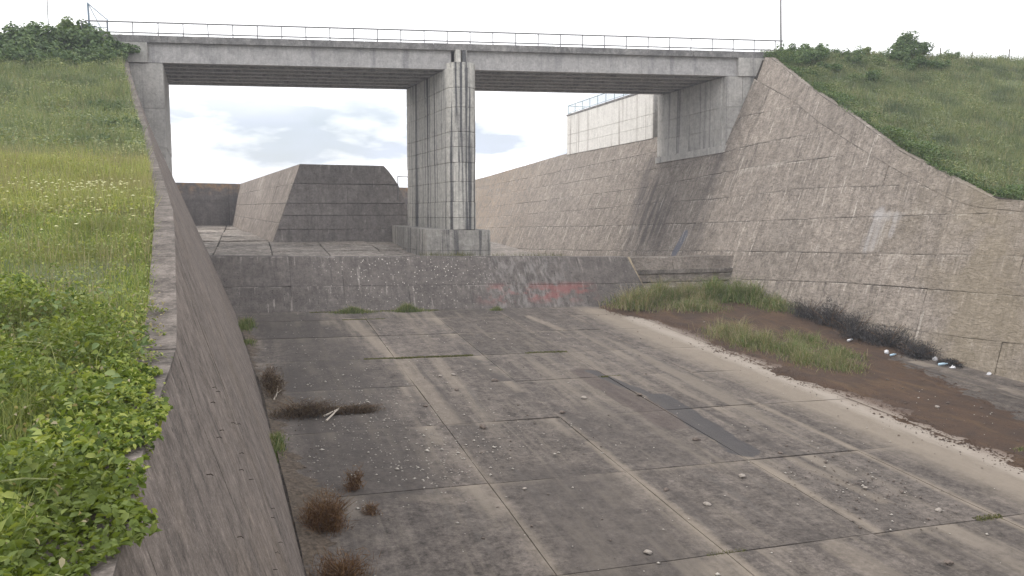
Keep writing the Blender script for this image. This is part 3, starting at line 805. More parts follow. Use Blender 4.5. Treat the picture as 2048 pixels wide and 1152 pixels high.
# ------------------------------------------------------------------ right wall
def build_right_wall():
    root = empty('right_chute_wall', (39, 70, -9), 'tall brown battered concrete wall on the right with streaks and long pour joints', 'retaining wall')
    rg = random.Random(6)
    yj = [2, 8, 14, 20, 26, 32, 37.8, 44.0, 50.3, 56.6, 62.9, 67.0, 73.2, 79.6, 86, 92, 98, 104, 110, 117, 124, 132, 141, 150, 160, 172]
    def top(y):
        if y <= 66.5: return itp(y, R2)
        if y <= 80: return itp(y, [(66.5, 6.6), (80, 6.3)])
        return itp(y, [(80, 9.0), (109, 9.2), (150, 7.6), (175, 6.8)])
    # body
    for (a, b) in ((2, 66.5), (67, 79.9), (80.1, 172)):
        ys = list(np.linspace(a, b, 24))
        V, F = [], []
        for y in ys:
            t = top(y) if y > 66.5 else itp(y, R1)
            t -= 0.08
            V += [(xR(y, -10.5) + 0.12, y, -10.5), (xR(y, t) + 0.12, y, t), (xR(y, t) + 0.5, y, t), (xR(y, t) + 1.0, y, t - 3), (xR(y, -10.5) + 3, y, -10.5)]
        for i in range(len(ys) - 1):
            for k in range(4):
                F.append((i * 5 + k, (i + 1) * 5 + k, (i + 1) * 5 + k + 1, i * 5 + k + 1))
        F += [tuple(range(5)), tuple(range((len(ys) - 1) * 5 + 4, (len(ys) - 1) * 5 - 1, -1))]
        obj('core', V, F, M['joint'], root)
    for i in range(len(yj) - 1):
        y0, y1 = yj[i], yj[i + 1]
        ya, yb = y0 + 0.006, y1 - 0.006
        for k in range(len(LIFT) - 1):
            def ends(y, k=k):
                t = top(y)
                return min(itp(y, LIFT[k]), t), min(itp(y, LIFT[k + 1]), t)
            hs = [ends(lerp(ya, yb, q))[1] - ends(lerp(ya, yb, q))[0] for q in (0, 0.25, 0.5, 0.75, 1)]
            if max(hs) < 0.12: continue
            if max(ends(q)[1] for q in (ya, yb)) < zf(38, min(ya, 57)) - 0.1: continue
            def fn(u, v, ya=ya, yb=yb, ends=ends):
                y = lerp(ya, yb, u)
                a, b = ends(y)
                z = lerp(a, b, v)
                return (xR(y, z), y, z)
            gv = rg.choice((0.0015, 0.003, 0.0045, 0.007))
            panel(fn, (-0.93, 0, 0.37), 'wall_panel', M['rwall'], root, 5, 2, rg.choice((0.0, 0.0001, 0.0003)), gv, 0.14, rg.uniform(0.0, 0.022), 0.02, rg)
    # coping along the raking top
    yc = [2, 8, 14, 20, 26, 32, 35.5, 39.5, 44, 48.5, 53, 57.5, 61.5, 65.6]
    for i in range(len(yc) - 1):
        def fn(u, v, a=yc[i], b=yc[i + 1]):
            y = lerp(a, b, u)
            z = lerp(itp(y, R2) + 0.006, itp(y, R1), v)
            return (xR(y, z), y, z)
        panel(fn, (-0.93, 0, 0.37), 'raking_panel', M['rwall'], root, 4, 2, 0.0004, 0.003, 0.14, rg.uniform(0.01, 0.03), 0.015, rg)
        def ft(u, v, a=yc[i], b=yc[i + 1]):
            y = lerp(a, b, u); z = itp(y, R1)
            return (xR(y, z) + lerp(-0.03, 0.5, v), y, z + 0.004)
        panel(ft, (0, 0, 1), 'coping_stone', M['rwall'], root, 4, 1, 0.002, 0, 0.2, 0.02, 0.01, rg)
    # ledge under the bridge seat
    led = MB()
    led.prism([(xR(67, 6.1) - 0.12, 66.6, 6.05), (47, 66.6, 6.05), (47, 80, 5.8), (xR(80, 5.8) - 0.12, 80, 5.8)],
              [(xR(67, 6.1) - 0.10, 66.6, 6.75), (47, 66.6, 6.75), (47, 80, 6.45), (xR(80, 5.8) - 0.10, 80, 6.45)])
    led.build('bearing_ledge', M['abut'], root)
build_right_wall()

# ------------------------------------------------------------------ pier
def build_pier():
    a, b = Vector((18.45, 71.6, 0)), Vector((17.25, 84.6, 0))
    root = empty('bridge_pier', (17.9, 78, -4), 'tall round-nosed concrete pier with black streaks holding up the middle of the bridge', 'pier')
    d = (b - a).normalized(); s = Vector((d.y, -d.x, 0))
    def ring(r, z, n=14):
        P = []
        for k in range(n + 1):
            t = math.pi * k / n
            P.append(a - d * (math.sin(t) * r) + s * (math.cos(t) * r))
        for k in range(n + 1):
            t = math.pi * k / n
            P.append(b + d * (math.sin(t) * r) - s * (math.cos(t) * r))
        return [(p.x, p.y, z) for p in P]
    zs = [-1.3, -0.2, 1.25, 3.05, 4.8, 6.2, 7.55, 9.75, 11.5, 13.3]
    rg = random.Random(2)
    for i in range(len(zs) - 1):
        r = 1.34 + rg.uniform(-0.012, 0.022)
        m = MB()
        m.prism(ring(r - 0.03, zs[i] + 0.012), ring(r, zs[i] + 0.06))
        m.prism(ring(r, zs[i] + 0.0601), ring(r, zs[i + 1] - 0.05))
        m.prism(ring(r, zs[i + 1] - 0.0499), ring(r - 0.025, zs[i + 1] - 0.012))
        o = m.build('pier_lift', M['pier'], root)
    MB().prism(ring(1.24, -3), ring(1.24, 13.32)).build('core', M['joint'], root)
    # nose stands a little above the beam seat in front of the outer beam
    n = 14
    def nose(r, z):
        P = []
        for k in range(n + 1):
            t = math.pi * k / n
            P.append(a - d * (math.sin(t) * r) + s * (math.cos(t) * r))
        P += [a - s * r + d * 0.02, a + s * r + d * 0.02]
        return [(p.x, p.y, z) for p in P]
    MB().prism(nose(1.33, 13.29), nose(1.33, 13.74)).build('nose_cap', M['pier'], root)
    st = MB()
    c = a - d * 0.05
    for off in (-0.25, 0.35):
        q = c + s * off
        st.prism([(q.x - 0.2, q.y - 0.25, 13.7), (q.x + 0.2, q.y - 0.25, 13.7), (q.x + 0.2, q.y + 0.8, 13.7), (q.x - 0.2, q.y + 0.8, 13.7)],
                 [(q.x - 0.2, q.y - 0.25, 15.0), (q.x + 0.2, q.y - 0.25, 15.0), (q.x + 0.2, q.y + 0.8, 15.0), (q.x - 0.2, q.y + 0.8, 15.0)])
    st.build('bearing_stub', M['pier'], root)
    base = MB()
    plan = [(14.88, 70.3), (20.8, 69.9), (21.2, 71.5), (20.9, 86.5), (14.6, 87.2), (14.1, 76.5)]
    base.prism([(x, y, -5.2) for x, y in plan], [(x, y, -3.2) for x, y in plan])
    base.build('footing', M['pbase'], root)
    b2 = MB()
    b2.prism([(x, y, -3.17) for x, y in plan], [(14.9, 70.35, -1.25), (20.78, 69.95, -1.38), (21.15, 71.5, -1.35), (20.9, 86.5, -1.2), (14.6, 87.2, -1.1), (14.12, 76.5, -1.12)])
    b2.build('plinth', M['pbase'], root)
build_pier()

# ------------------------------------------------------------------ bridge
def build_bridge():
    root = empty('road_bridge', tuple(bp(29, 6, 13.35)), 'grey concrete two-span beam bridge crossing high above the spillway', 'bridge')
    def slab(t0, t1, s0, s1, z0, z1):
        P = [bp(t0, s0, 0), bp(t1, s0, 0), bp(t1, s1, 0), bp(t0, s1, 0)]
        return [(p.x, p.y, z0) for p in P], [(p.x, p.y, z1) for p in P]
    rg = random.Random(1)
    # beams: web, flared foot
    spans = [(-2.6, 27.6), (28.2, 56.0)]
    for sp, (t0, t1) in enumerate(spans):
        for k in range(7):
            s = 0.42 + k * 1.93
            prof = [(-0.34, 13.35), (0.34, 13.35), (0.34, 13.60), (0.13, 13.78), (0.13, 14.55), (0.45, 14.72), (0.45, 15.0), (-0.45, 15.0), (-0.45, 14.72), (-0.13, 14.55), (-0.13, 13.78), (-0.34, 13.60)]
            if k == 0:
                prof = [(-0.34, 13.35), (0.34, 13.35), (0.34, 13.60), (0.13, 13.78), (0.13, 14.55), (0.45, 14.72), (0.45, 15.0), (-0.30, 15.0), (-0.30, 14.75), (-0.33, 14.6)]
            A = [tuple(bp(t0, s + w, z)) for w, z in prof]
            B = [tuple(bp(t1, s + w, z)) for w, z in prof]
            MB().prism(A, B).build('beam', M['bridge'], root)
    for t in (1.6, 14, 27.2, 28.6, 42, 55.5):
        for k in range(6):
            s = 0.42 + k * 1.93
            MB().prism(*slab(t - 0.14, t + 0.14, s + 0.14, s + 1.79, 13.75, 14.98)).build('diaphragm', M['bridge'], root)
    MB().prism(*slab(-3.5, 61, -0.05, 12.9, 15.004, 15.30)).build('deck_slab', M['bridge'], root)
    MB().prism(*slab(-3.5, 61, 1.1, 11.8, 15.304, 15.40)).build('road_surface', M['asphalt'], root)
    # kerb beams in lengths, a little uneven
    for s0, s1 in ((-0.28, 1.05), (11.85, 13.1)):
        t = -3.2
        while t < 60:
            L = rg.choice((5.6, 6.2, 7.1))
            e = min(t + L, 60.6)
            dz, ds = rg.uniform(-0.012, 0.015), rg.uniform(-0.02, 0.02)
            MB().prism(*slab(t + 0.012, e - 0.012, s0 + ds, s1, 15.02, Z_DECK + dz)).build('kerb_beam', M['kerb'], root)
            t = e
    # parapet rail
    rail = empty('bridge_railing', tuple(bp(28, -0.12, Z_DECK)), 'long thin grey steel railing along the near edge of the bridge deck', 'railing')
    def bar(t0, t1, z, r, nm):
        MB().tube([bp(t0, -0.12, z), bp(t1, -0.12, z)], r, 6).build(nm, M['steel'], rail)
    bar(-3.9, 59.5, 16.72, 0.062, 'top_rail')
    bar(-3.9, 59.5, 15.83, 0.055, 'bottom_rail')
    k = -2
    while k * 2.096 < 59.5:
        t = k * 2.096
        MB().tube([bp(t, -0.12, Z_DECK - 0.05), bp(t + rg.uniform(-0.02, 0.02), -0.12, 16.71)], 0.044, 6).build('post', M['steel'], rail)
        k += 1
    # abutments
    ar = empty('right_abutment', (46, 73, 6.5), 'grey vertical concrete abutment at the right end of the bridge, standing on the sloping wall', 'abutment')
    rgp = random.Random(9)
    def facex(y): return 43.5
    ybs = [66.95, 67.7, 73.6, 79.2, 80.4]
    zs = [6.5, 8.4, 10.4, 13.3]
    for i in range(4):
        for j in range(3):
            if i == 1 and False: continue
            def fn(u, v, a=ybs[i], b=ybs[i + 1], c=zs[j], d=zs[j + 1]):
                return (43.5 + (0.22 if False else 0), lerp(a, b, u), lerp(c, d, v))
            panel(fn, (-1, 0, 0), 'side_panel', M['abut'], ar, 2, 2, 0.006, 0.006, 0.3, rgp.uniform(0, 0.05) - (0.16 if i in (0,) else 0), 0.006, rgp)
    MB().box(43.62, 52, 67.1, 80.2, 5.5, 13.28).build('core', M['abut'], ar)
    for i, (x0, x1) in enumerate(((43.6, 45.1), (45.1, 50))):
        for j in range(3):
            def fn(u, v, x0=x0, x1=x1, c=zs[j], d=zs[j + 1]):
                return (lerp(x0, x1, u), 66.95 - 0.19 * (lerp(x0, x1, u) - 43.5), lerp(c, d, v))
            panel(fn, (0, -1, 0), 'front_panel', M['abut'], ar, 2, 2, 0.006, 0.006, 0.5, rgp.uniform(0, 0.04), 0.006, rgp)
    ck = MB()
    ck.prism([tuple(bp(t, s, 13.29)) for t, s in ((55.0, -0.32), (59.5, -0.32), (59.5, 0.9), (55.0, 0.9))],
             [tuple(bp(t, s, 15.01)) for t, s in ((55.0, -0.30), (59.5, -0.30), (59.5, 0.9), (55.0, 0.9))])
    ck.build('cheek_wall', M['abut'], ar)
    al = empty('left_abutment', (-9, 83, -4), 'shaded concrete abutment at the left end of the bridge, beside the green slope', 'abutment')
    zl = [-5, -1, 2.5, 6.0, 9.4, 13.3]
    for j in range(5):
        def fs(u, v, c=zl[j], d=zl[j + 1]):
            return (lerp(-7.1, -7.8, u), lerp(76.85, 89.8, u), lerp(c, d, v))
        panel(fs, (1, 0.05, 0), 'side_panel', M['abut'], al, 3, 2, 0.004, 0.005, 0.3, rgp.uniform(0, 0.03), 0.006, rgp)
        def ff(u, v, c=zl[j], d=zl[j + 1]):
            p = bp(lerp(-1.2, 2.32, u), 0.0, lerp(c, d, v)); return tuple(p)
        panel(ff, (-BN.x, -BN.y, 0), 'front_panel', M['abut'], al, 2, 2, 0.004, 0.005, 0.3, rgp.uniform(0, 0.03), 0.006, rgp)
    MB().prism([(-7.25, 77.0, -5), (-7.95, 89.7, -5), (-14, 89.7, -5), (-12, 78.1, -5)], [(-7.25, 77.0, 13.3), (-7.95, 89.7, 13.3), (-14, 89.7, 13.3), (-12, 78.1, 13.3)]).build('core', M['abut'], al)
    MB().prism(*slab(-2.0, 1.15, -0.28, 1.0, 13.31, 15.0)).build('cheek_wall', M['abut'], al)
build_bridge()

# ------------------------------------------------------------------ guide wall, far wall, upper wall
def build_upstream():
    rg = random.Random(12)
    r = empty('guide_wall_block', (8, 90, -3), 'massive dark concrete guide wall with a slanted top, standing behind the left span', 'guide wall')
    BL, BR_, TL, TR = Vector((1.93, 87.4, -2.95)), Vector((17.3, 87.9, -2.95)), Vector((5.0, 88.6, 5.5)), Vector((14.2, 88.9, 5.45))
    def front(s, z):
        """s 0..1 across, z height"""
        t = (z + 2.95) / 8.45
        l = BL.lerp(TL, t)
        # the right shoulder is rounded off
        k = max(0.0, (z - 1.5) / 4.0)
        rx = 17.3 - 0.42 * (z + 2.95) * 0.55 - 1.3 * k ** 2.2
        rr = Vector((rx, lerp(87.9, 88.9, t), z))
        p = l.lerp(rr, s)
        p.z = z
        return p
    zs = [-3.1, -1.5, 0.0, 1.3, 3.4, 5.5]
    ss = [0, 0.5, 1.0]
    core = MB()
    ringb = [front(0, -3.2), front(1, -3.2), Vector((18.0, 121, -3.2)), Vector((-1.2, 113.0, -3.2))]
    ringt = [front(0, 5.4), front(1, 5.4), Vector((17.2, 121, 4.2)), Vector((-0.6, 113.0, 4.15))]
    core.prism([tuple(p + Vector((0.12, 0.15, 0)) if i < 2 else p) for i, p in enumerate(ringb)], [tuple(p + Vector((0.12 if i == 0 else -0.12, 0.15, -0.03)) if i < 2 else p) for i, p in enumerate(ringt)])
    core.build('core', M['block'], r)
    for j in range(len(zs) - 1):
        for i in range(2):
            def fn(u, v, a=ss[i], b=ss[i + 1], c=zs[j], d=zs[j + 1]):
                return tuple(front(lerp(a, b, u), lerp(c, d, v)))
            panel(fn, (0, -1, 0.1), 'front_panel', M['block'], r, 6, 3, 0.001, rg.choice((0.004, 0.012, 0.02)), 0.14, rg.uniform(0, 0.05), 0.012, rg)
    A0, A1 = BL, Vector((-2.6, 112.8, -1.45)); T0, T1 = TL, Vector((-1.4, 113.0, 4.25))
    def side(u, v): return tuple(A0.lerp(A1, u).lerp(T0.lerp(T1, u), v))
    for i in range(4):
        for j in range(4):
            def fn(u, v, i=i, j=j): return side((i + u) / 4, (j + v) / 4)
            panel(fn, (-0.95, -0.2, 0.25), 'side_panel', M['blockl'], r, 2, 2, 0.002, 0.008, 0.14, rg.uniform(0, 0.04), 0.012, rg)
    # right shoulder side
    def rs(u, v):
        z = lerp(-3.1, 5.5, v)
        p = front(1.0, z)
        return (p.x + 0.0 * u, lerp(p.y, 121, u), lerp(p.z, min(p.z, 4.2), u))
    panel(rs, (1, 0, 0.1), 'end_panel', M['block'], r, 3, 8, 0.0, 0.0, 0.1, 0.0, 0.0, rg)
    def tp(u, v):
        a, b = front(0, 5.5), front(1, 5.5)
        c, d = T1, Vector((17.2, 121, 4.2))
        p = a.lerp(b, u).lerp(c.lerp(d, u), v)
        return tuple(p)
    panel(tp, (0, 0, 1), 'top_panel', M['block'], r, 3, 3, 0.0, 0.0, 0.1, 0.01, 0.01, rg)
    f = empty('far_cross_wall', (5, 116, -2), 'dark low concrete wall with ochre lichen on its top, closing the channel far behind', 'retaining wall')
    P0, P1 = Vector((-15, 111.2, 0)), Vector((33, 125.2, 0))
    for i in range(8):
        for c, d in ((-3, -0.2), (-0.2, 2.0), (2.0, 4.3)):
            def fn(u, v, i=i, c=c, d=d):
                p = P0.lerp(P1, (i + u) / 8); z = lerp(c, d, v)
                return (p.x, p.y + 0.06 * z, z)
            panel(fn, (0.28, -0.96, 0), 'wall_panel', M['far'], f, 2, 2, 0.003, 0.01, 0.3, rg.uniform(0, 0.03), 0.01, rg)
    q = [(P0.x, P0.y + 0.3), (P1.x, P1.y + 0.3), (P1.x, P1.y + 1.6), (P0.x, P0.y + 1.6)]
    MB().prism([(x, y, -3) for x, y in q], [(x, y, 4.32) for x, y in q]).build('core', M['far'], f)
    # small pipe frame beside the guide wall
    pf = empty('pipe_frame', (15.6, 90, 1.8), 'thin dark steel pipe frame fixed beside the shoulder of the guide wall', 'handrail')
    MB().tube([(15.45, 88.0, 1.75), (15.45, 88.0, 4.35)], 0.05, 6).build('post', M['steel'], pf)
    MB().tube([(15.40, 88.0, 4.3), (18.3, 88.6, 4.3)], 0.05, 6).build('top_bar', M['steel'], pf)
    MB().tube([(18.25, 88.6, 4.3), (18.25, 88.6, 1.2)], 0.05, 6).build('post', M['steel'], pf)
    # left basin wall behind the abutment
    lw = empty('left_basin_wall', (-10, 100, -3), 'plain concrete wall running on behind the left abutment', 'retaining wall')
    for i in range(4):
        for c, d in ((-4.5, 0), (0, 4.3)):
            def fn(u, v, i=i, c=c, d=d):
                t = (i + u) / 4; z = lerp(c, d, v)
                return (lerp(-8.1, -12.5, t) - 0.25 * (z + 4.5), lerp(89.8, 112, t), z)
            panel(fn, (1, 0.1, 0.2), 'wall_panel', M['far'], lw, 2, 1, 0.003, 0.005, 0.3, rg.uniform(0, 0.02), 0.01, rg)
    # divider between the two bays
    dv = empty('bay_divider', (18.6, 100, -5), 'low concrete divider running upstream from behind the pier', 'divider')
    for i in range(3):
        y0, y1 = 87.3 + i * 11.5, 87.3 + (i + 1) * 11.5 - 0.04
        MB().box(18.3, 18.9, y0, y1, -5.6, zb(0, y1) + 0.35).build('wall_panel', M['far'], dv)
    # pale upper wall with stains
    u_ = empty('upper_stained_wall', (47, 94, 8.8), 'pale concrete wall with dark drip stains standing above the right wall, behind the bridge', 'wall')
    ys = [83.0, 96.5, 109.4]
    zs = [8.9, 10.4, 11.7, 14.5]
    for i in range(2):
        for j in range(3):
            def fn(u, v, a=ys[i], b=ys[i + 1], c=zs[j], d=zs[j + 1]): return (44.3, lerp(a, b, u), lerp(c, d, v))
            panel(fn, (-1, 0, 0), 'wall_panel', M['white'], u_, 3, 2, 0.0003, 0.007, 0.2, rg.uniform(0, 0.015), 0.005, rg)
    MB().box(44.40, 60, 83.1, 109.3, 7.5, 14.45).build('core', M['white'], u_)
    MB().box(44.2, 60, 82.9, 109.52, 14.51, 14.72).build('coping', M['kerb'], u_)
    pr = empty('upper_wall_railing', (46, 100, 14.33), 'pale teal railing with thin uprights on top of the stained upper wall', 'railing')
    for z, rr in ((15.98, 0.05), (14.92, 0.035)):
        MB().tube([(44.4, 83.2, z), (44.4, 109.3, z), (58, 109.3, z)], rr, 6).build('rail', M['tealsteel'], pr)
    for k in range(11):
        y = 83.2 + k * 2.6
        MB().tube([(44.4, y, 14.7), (44.4, y, 15.99)], 0.04, 6).build('post', M['tealsteel'], pr)
    for k in range(1, 6):
        MB().tube([(44.4 + k * 2.5, 109.3, 14.7), (44.4 + k * 2.5, 109.3, 15.99)], 0.04, 6).build('post', M['tealsteel'], pr)
    inf = MB()
    for k in range(130):
        y = 83.3 + k * 0.2
        inf.tube([(44.4, y, 14.92), (44.4, y, 15.98)], 0.010, 3)
    for k in range(60):
        x = 44.5 + k * 0.23
        inf.tube([(x, 109.3, 14.92), (x, 109.3, 15.98)], 0.010, 3)
    tag(inf.build('fine_uprights', M['tealsteel'], pr), kind='stuff')
build_upstream()

# ------------------------------------------------------------------ poles, gate, fence
def build_poles():
    p = empty('lamp_pole', (49.7, 67.3, 15.3), 'tall thin grey pole rising at the right end of the bridge railing', 'pole')
    MB().tube([(49.66, 67, 15.2), (49.5, 67, 18.5), (49.30, 67, 23.6)], [0.10, 0.085, 0.06], 8).build('shaft', M['steel'], p)
    MB().tube([(49.66, 67, 15.2), (49.65, 67, 15.55)], 0.17, 8).build('foot', M['steel'], p)
    MB().tube([(49.30, 67, 23.5), (49.1, 68, 24.2), (49.0, 69.4, 24.3)], 0.05, 6).build('arm', M['steel'], p)
    q = empty('thin_mast', (-16.2, 79, 15.3), 'very thin mast rising out of the bushes at the far left', 'pole')
    MB().tube([(-16.2, 78.5, 15.0), (-16.17, 78.5, 20.0)], [0.05, 0.03], 6).build('shaft', M['steel'], q)
    MB().tube([(-16.2, 78.5, 15.0), (-16.2, 78.5, 15.3)], 0.09, 6).build('foot', M['steel'], q)
    g = empty('fence_wing', (-12.4, 78.3, 15.4), 'blue-grey triangular wire mesh fence wing at the left end of the bridge railing', 'fence')
    y0, y1 = 78.4, 78.0
    MB().tube([(-13.0, y0, 15.3), (-13.06, y0, 18.38)], 0.085, 6).build('post', M['bluesteel'], g)
    MB().tube([(-13.06, y0, 18.33), (-11.5, y1, 16.95)], 0.045, 6).build('sloping_bar', M['bluesteel'], g)
    MB().tube([(-11.5, y1, 15.5), (-11.5, y1, 16.98)], 0.05, 6).build('post', M['bluesteel'], g)
    MB().tube([(-13.0, y0, 16.3), (-11.5, y1, 16.3)], 0.03, 6).build('lower_bar', M['bluesteel'], g)
    MB().tube([(-12.98, y0, 18.2), (-12.1, (y0 + y1) / 2, 16.3)], 0.03, 6).build('brace', M['bluesteel'], g)
    w = MB()
    for k in range(1, 16):
        t = k / 16
        x, y = lerp(-13.03, -11.5, t), lerp(y0, y1, t)
        w.tube([(x, y, 16.3), (x, y, lerp(18.33, 16.95, t))], 0.008, 3)
    for k in range(1, 20):
        z = 16.3 + k * 0.1
        t1 = 1.0 if z < 16.95 else (18.33 - z) / 1.38
        w.tube([(-13.03, y0, z), (lerp(-13.03, -11.5, t1), lerp(y0, y1, t1), z)], 0.008, 3)
    tag(w.build('wire_mesh', M['bluesteel'], g), kind='stuff')
    rg = random.Random(21)
    names = ['short wooden fence post on the right crest, nearest the round bush', 'slim leaning wooden fence post on the right crest, second from the bush',
             'wooden fence post on the right crest, third from the bush', 'wooden fence post at the right edge on the crest, last of the row']
    for i, (x, y) in enumerate(((66.3, 63.9), (69.6, 63.2), (73.6, 62.4), (77.0, 61.6))):
        h = (1.0, 0.8, 1.05, 0.95)[i]
        z = ground_r(x, y)
        f = empty('fence_post', (x, y, z), names[i], 'fence post', 'wooden posts along the right crest')
        lx = rg.uniform(-0.08, 0.08)
        MB().tube([(x, y, z - 0.2), (x + lx, y, z + h + 0.45)], [0.07, 0.055], 6).build('stake', M['wood'], f)
        MB().tube([(x + lx - 0.03, y - 0.08, z + h + 0.2), (x + lx + 0.03, y + 0.08, z + h + 0.2)], 0.02, 5).build('staple', M['rust'], f)
build_poles()

# ------------------------------------------------------------------ silt on the floor
SOIL_L = [(14, 27.6), (20.7, 26.3), (23.8, 26.1), (27, 26.8), (30, 26.8), (34.7, 26.2), (41.4, 26.5), (46, 27.4), (48.6, 27.3), (52, 25.3), (56, 25.2)]
SOIL_R = [(14, 30.6), (20, 31.6), (25.8, 32.5), (28.9, 33.2), (33.2, 34.3), (36.2, 35.2), (38, 39), (60, 40)]
def soil_h(x, y):
    a, b = itp(y, SOIL_L), itp(y, SOIL_R)
    a += 0.22 * math.sin(0.9 * y) + 0.10 * math.sin(2.3 * y + 1); b += 0.2 * math.sin(1.3 * y + 2)
    d = min(x - a, b - x)
    h = min(0.13, 0.045 * d) if d > 0 else 0.05 * d
    far = max(0.0, min(1.0, (y - 44) / 12))
    h += far * 0.55 * max(0, min(1, d / 4)) + 0.012 * math.sin(2.1 * x + 0.8 * y) + 0.010 * math.sin(3.7 * y - x) + 0.006 * math.sin(7.3 * y + 5 * x)
    h += 0.5 * max(0.0, min(1.0, (x - 34.5) / 3.5)) * max(0.0, min(1.0, (y - 37) / 6))
    return h
def build_soil():
    xs = np.arange(24.5, 39.6, 0.12); ys = np.arange(13, 58.2, 0.22)
    V = [(x + 0.06 * math.sin(9.1 * y + 3 * x), y, zf(x, y) + max(-0.06, soil_h(x, y))) for y in ys for x in xs]
    n = len(xs)
    F = [(j * n + i, j * n + i + 1, (j + 1) * n + i + 1, (j + 1) * n + i) for j in range(len(ys) - 1) for i in range(n - 1)]
    tag(obj('silt_bed', V, F, M['soil'], smooth=True), 'rust brown silt spread over the right side of the chute floor', 'silt', kind='stuff')
build_soil()
def build_wall_litter():
    """earth and leaf mould caught along the foot of the left wall"""
    us = np.arange(0, 2.0, 0.10); ys = np.arange(10, 54, 0.18)
    def hh(u, y):
        w = 0.75 + 0.45 * math.sin(0.55 * y + 1) + 0.25 * math.sin(1.9 * y) + 0.12 * math.sin(5.3 * y)
        if y > 40: w *= 0.5
        return 0.16 * (w - u) * (1 if u < w else 0.6) + 0.02 * math.sin(7 * y + 9 * u) + 0.015 * math.sin(17 * y - 11 * u)
    V = [(itp(y, LB) - 0.1 + u, y, zf(itp(y, LB) + u, y) + max(-0.05, hh(u, y))) for y in ys for u in us]
    n = len(us)
    F = [(j * n + i, j * n + i + 1, (j + 1) * n + i + 1, (j + 1) * n + i) for j in range(len(ys) - 1) for i in range(n - 1)]
    tag(obj('leaf_mould', V, F, M['mould'], smooth=True), 'dark leaf mould and earth lying along the foot of the left wall', 'litter', kind='stuff')
M['mould'] = simple('leaf_mould', (0.085, 0.066, 0.050), 0.95, 0.5, 9, bump=0.8)
build_wall_litter()

# ------------------------------------------------------------------ growing things
def blades(P, H, Wd, lean, segs=2, rng=RNG):
    """grass blades rooted at P"""
    n = len(P)
    H = np.broadcast_to(H, (n,)); Wd = np.broadcast_to(Wd, (n,))
    az = rng.uniform(0, 2 * math.pi, n); la = rng.uniform(0, 2 * math.pi, n)
    wx = np.stack([np.cos(az), np.sin(az), np.zeros(n)], 1) * (Wd / 2)[:, None]
    ln = np.stack([np.cos(la), np.sin(la), np.zeros(n)], 1) * (H * lean * rng.uniform(0.2, 1.2, n))[:, None]
    up = np.array([0, 0, 1.0])
    if segs == 1:
        tip = P + ln + up * H[:, None]
        V = np.stack([P - wx, P + wx, tip], 1).reshape(-1, 3)
        F = np.arange(3 * n).reshape(-1, 3)
        return V, F, 3
    mid = P + ln * 0.3 + up * (H * 0.58)[:, None]
    tip = P + ln + up * (H * 0.98 - 0.25 * H * lean)[:, None]
    V = np.stack([P - wx, P + wx, mid - wx * 0.75, mid + wx * 0.75, tip], 1).reshape(-1, 3)
    b = (np.arange(n) * 5)[:, None]
    F = np.concatenate([b + np.array([0, 1, 3]), b + np.array([0, 3, 2]), b + np.array([2, 3, 4])], 1).reshape(-1, 3)
    return V, F, 5

def leaves(P, S, tilt, fold=True, rng=RNG, outward=None):
    """small leaves at P; tilt: spread of the normal away from up"""
    n = len(P)
    S = np.broadcast_to(S, (n,))
    nz = np.stack([rng.normal(0, tilt, n), rng.normal(0, tilt, n), np.ones(n)], 1)
    if outward is not None: nz = nz * 0.5 + outward
    nz /= np.linalg.norm(nz, axis=1)[:, None]
    a = rng.normal(0, 1, (n, 3))
    ax = a - nz * (a * nz).sum(1)[:, None]
    ax /= np.linalg.norm(ax, axis=1)[:, None]
    sd = np.cross(nz, ax)
    L = ax * S[:, None]; Wd = sd * (S * rng.uniform(0.5, 0.75, n))[:, None]; D = nz * (S * 0.12)[:, None]
    if not fold:
        V = np.stack([P - L * 0.5, P + Wd * 0.5, P + L * 0.55, P - Wd * 0.5], 1).reshape(-1, 3)
        b = (np.arange(n) * 4)[:, None]
        F = np.concatenate([b + np.array([0, 1, 2]), b + np.array([0, 2, 3])], 1).reshape(-1, 3)
        return V, F, 4
    V = np.stack([P - L * 0.5, P + Wd * 0.42 - L * 0.25 + D, P + Wd * 0.40 + L * 0.15 + D, P + L * 0.55 - D,
                  P - Wd * 0.40 + L * 0.15 + D, P - Wd * 0.42 - L * 0.25 + D, P - D * 0.3], 1).reshape(-1, 3)
    b = (np.arange(n) * 7)[:, None]
    F = np.concatenate([b + np.array((k, (k + 1) % 6, 6)) for k in range(6)], 1).reshape(-1, 3)
    return V, F, 7

def on_ground(fn, xy): return np.array([(x, y, fn(x, y)) for x, y in xy])

def clumpy(n, x0, x1, y0, y1, k, s, rng=RNG, bgd=0.5):
    """points, part even and part gathered in tufts"""
    nb = int(n * bgd)
    A = np.stack([rng.uniform(x0, x1, nb), rng.uniform(y0, y1, nb)], 1)
    c = np.stack([rng.uniform(x0, x1, k), rng.uniform(y0, y1, k)], 1)
    B = c[rng.integers(0, k, n - nb)] + rng.normal(0, s, (n - nb, 2))
    return np.concatenate([A, B])

def stuff(name, parts, mat, label, cat, rng=RNG):
    Vs, Fs, rs, o = [], [], [], 0
    for (V, F, per) in parts:
        Vs.append(V); Fs.append(F + o); o += len(V)
        rs.append(np.repeat(rng.uniform(0, 1, len(V) // per), per))
    ob = tri_obj(name, np.concatenate(Vs), np.concatenate(Fs), mat, np.concatenate(rs))
    return tag(ob, label, cat, kind='stuff')

def lx1(y): return np.interp(y, [a[0] for a in L1], [a[1] for a in L1])
def keep_left(xy, margin=0.42, far=1e9):
    m = xy[:, 0] < lx1(np.minimum(xy[:, 1], 77.5)) - margin
    # only what the view can reach: a wedge to the left
    m &= xy[:, 0] > -0.36 * np.maximum(xy[:, 1], 0) - 5.5
    return xy[m]

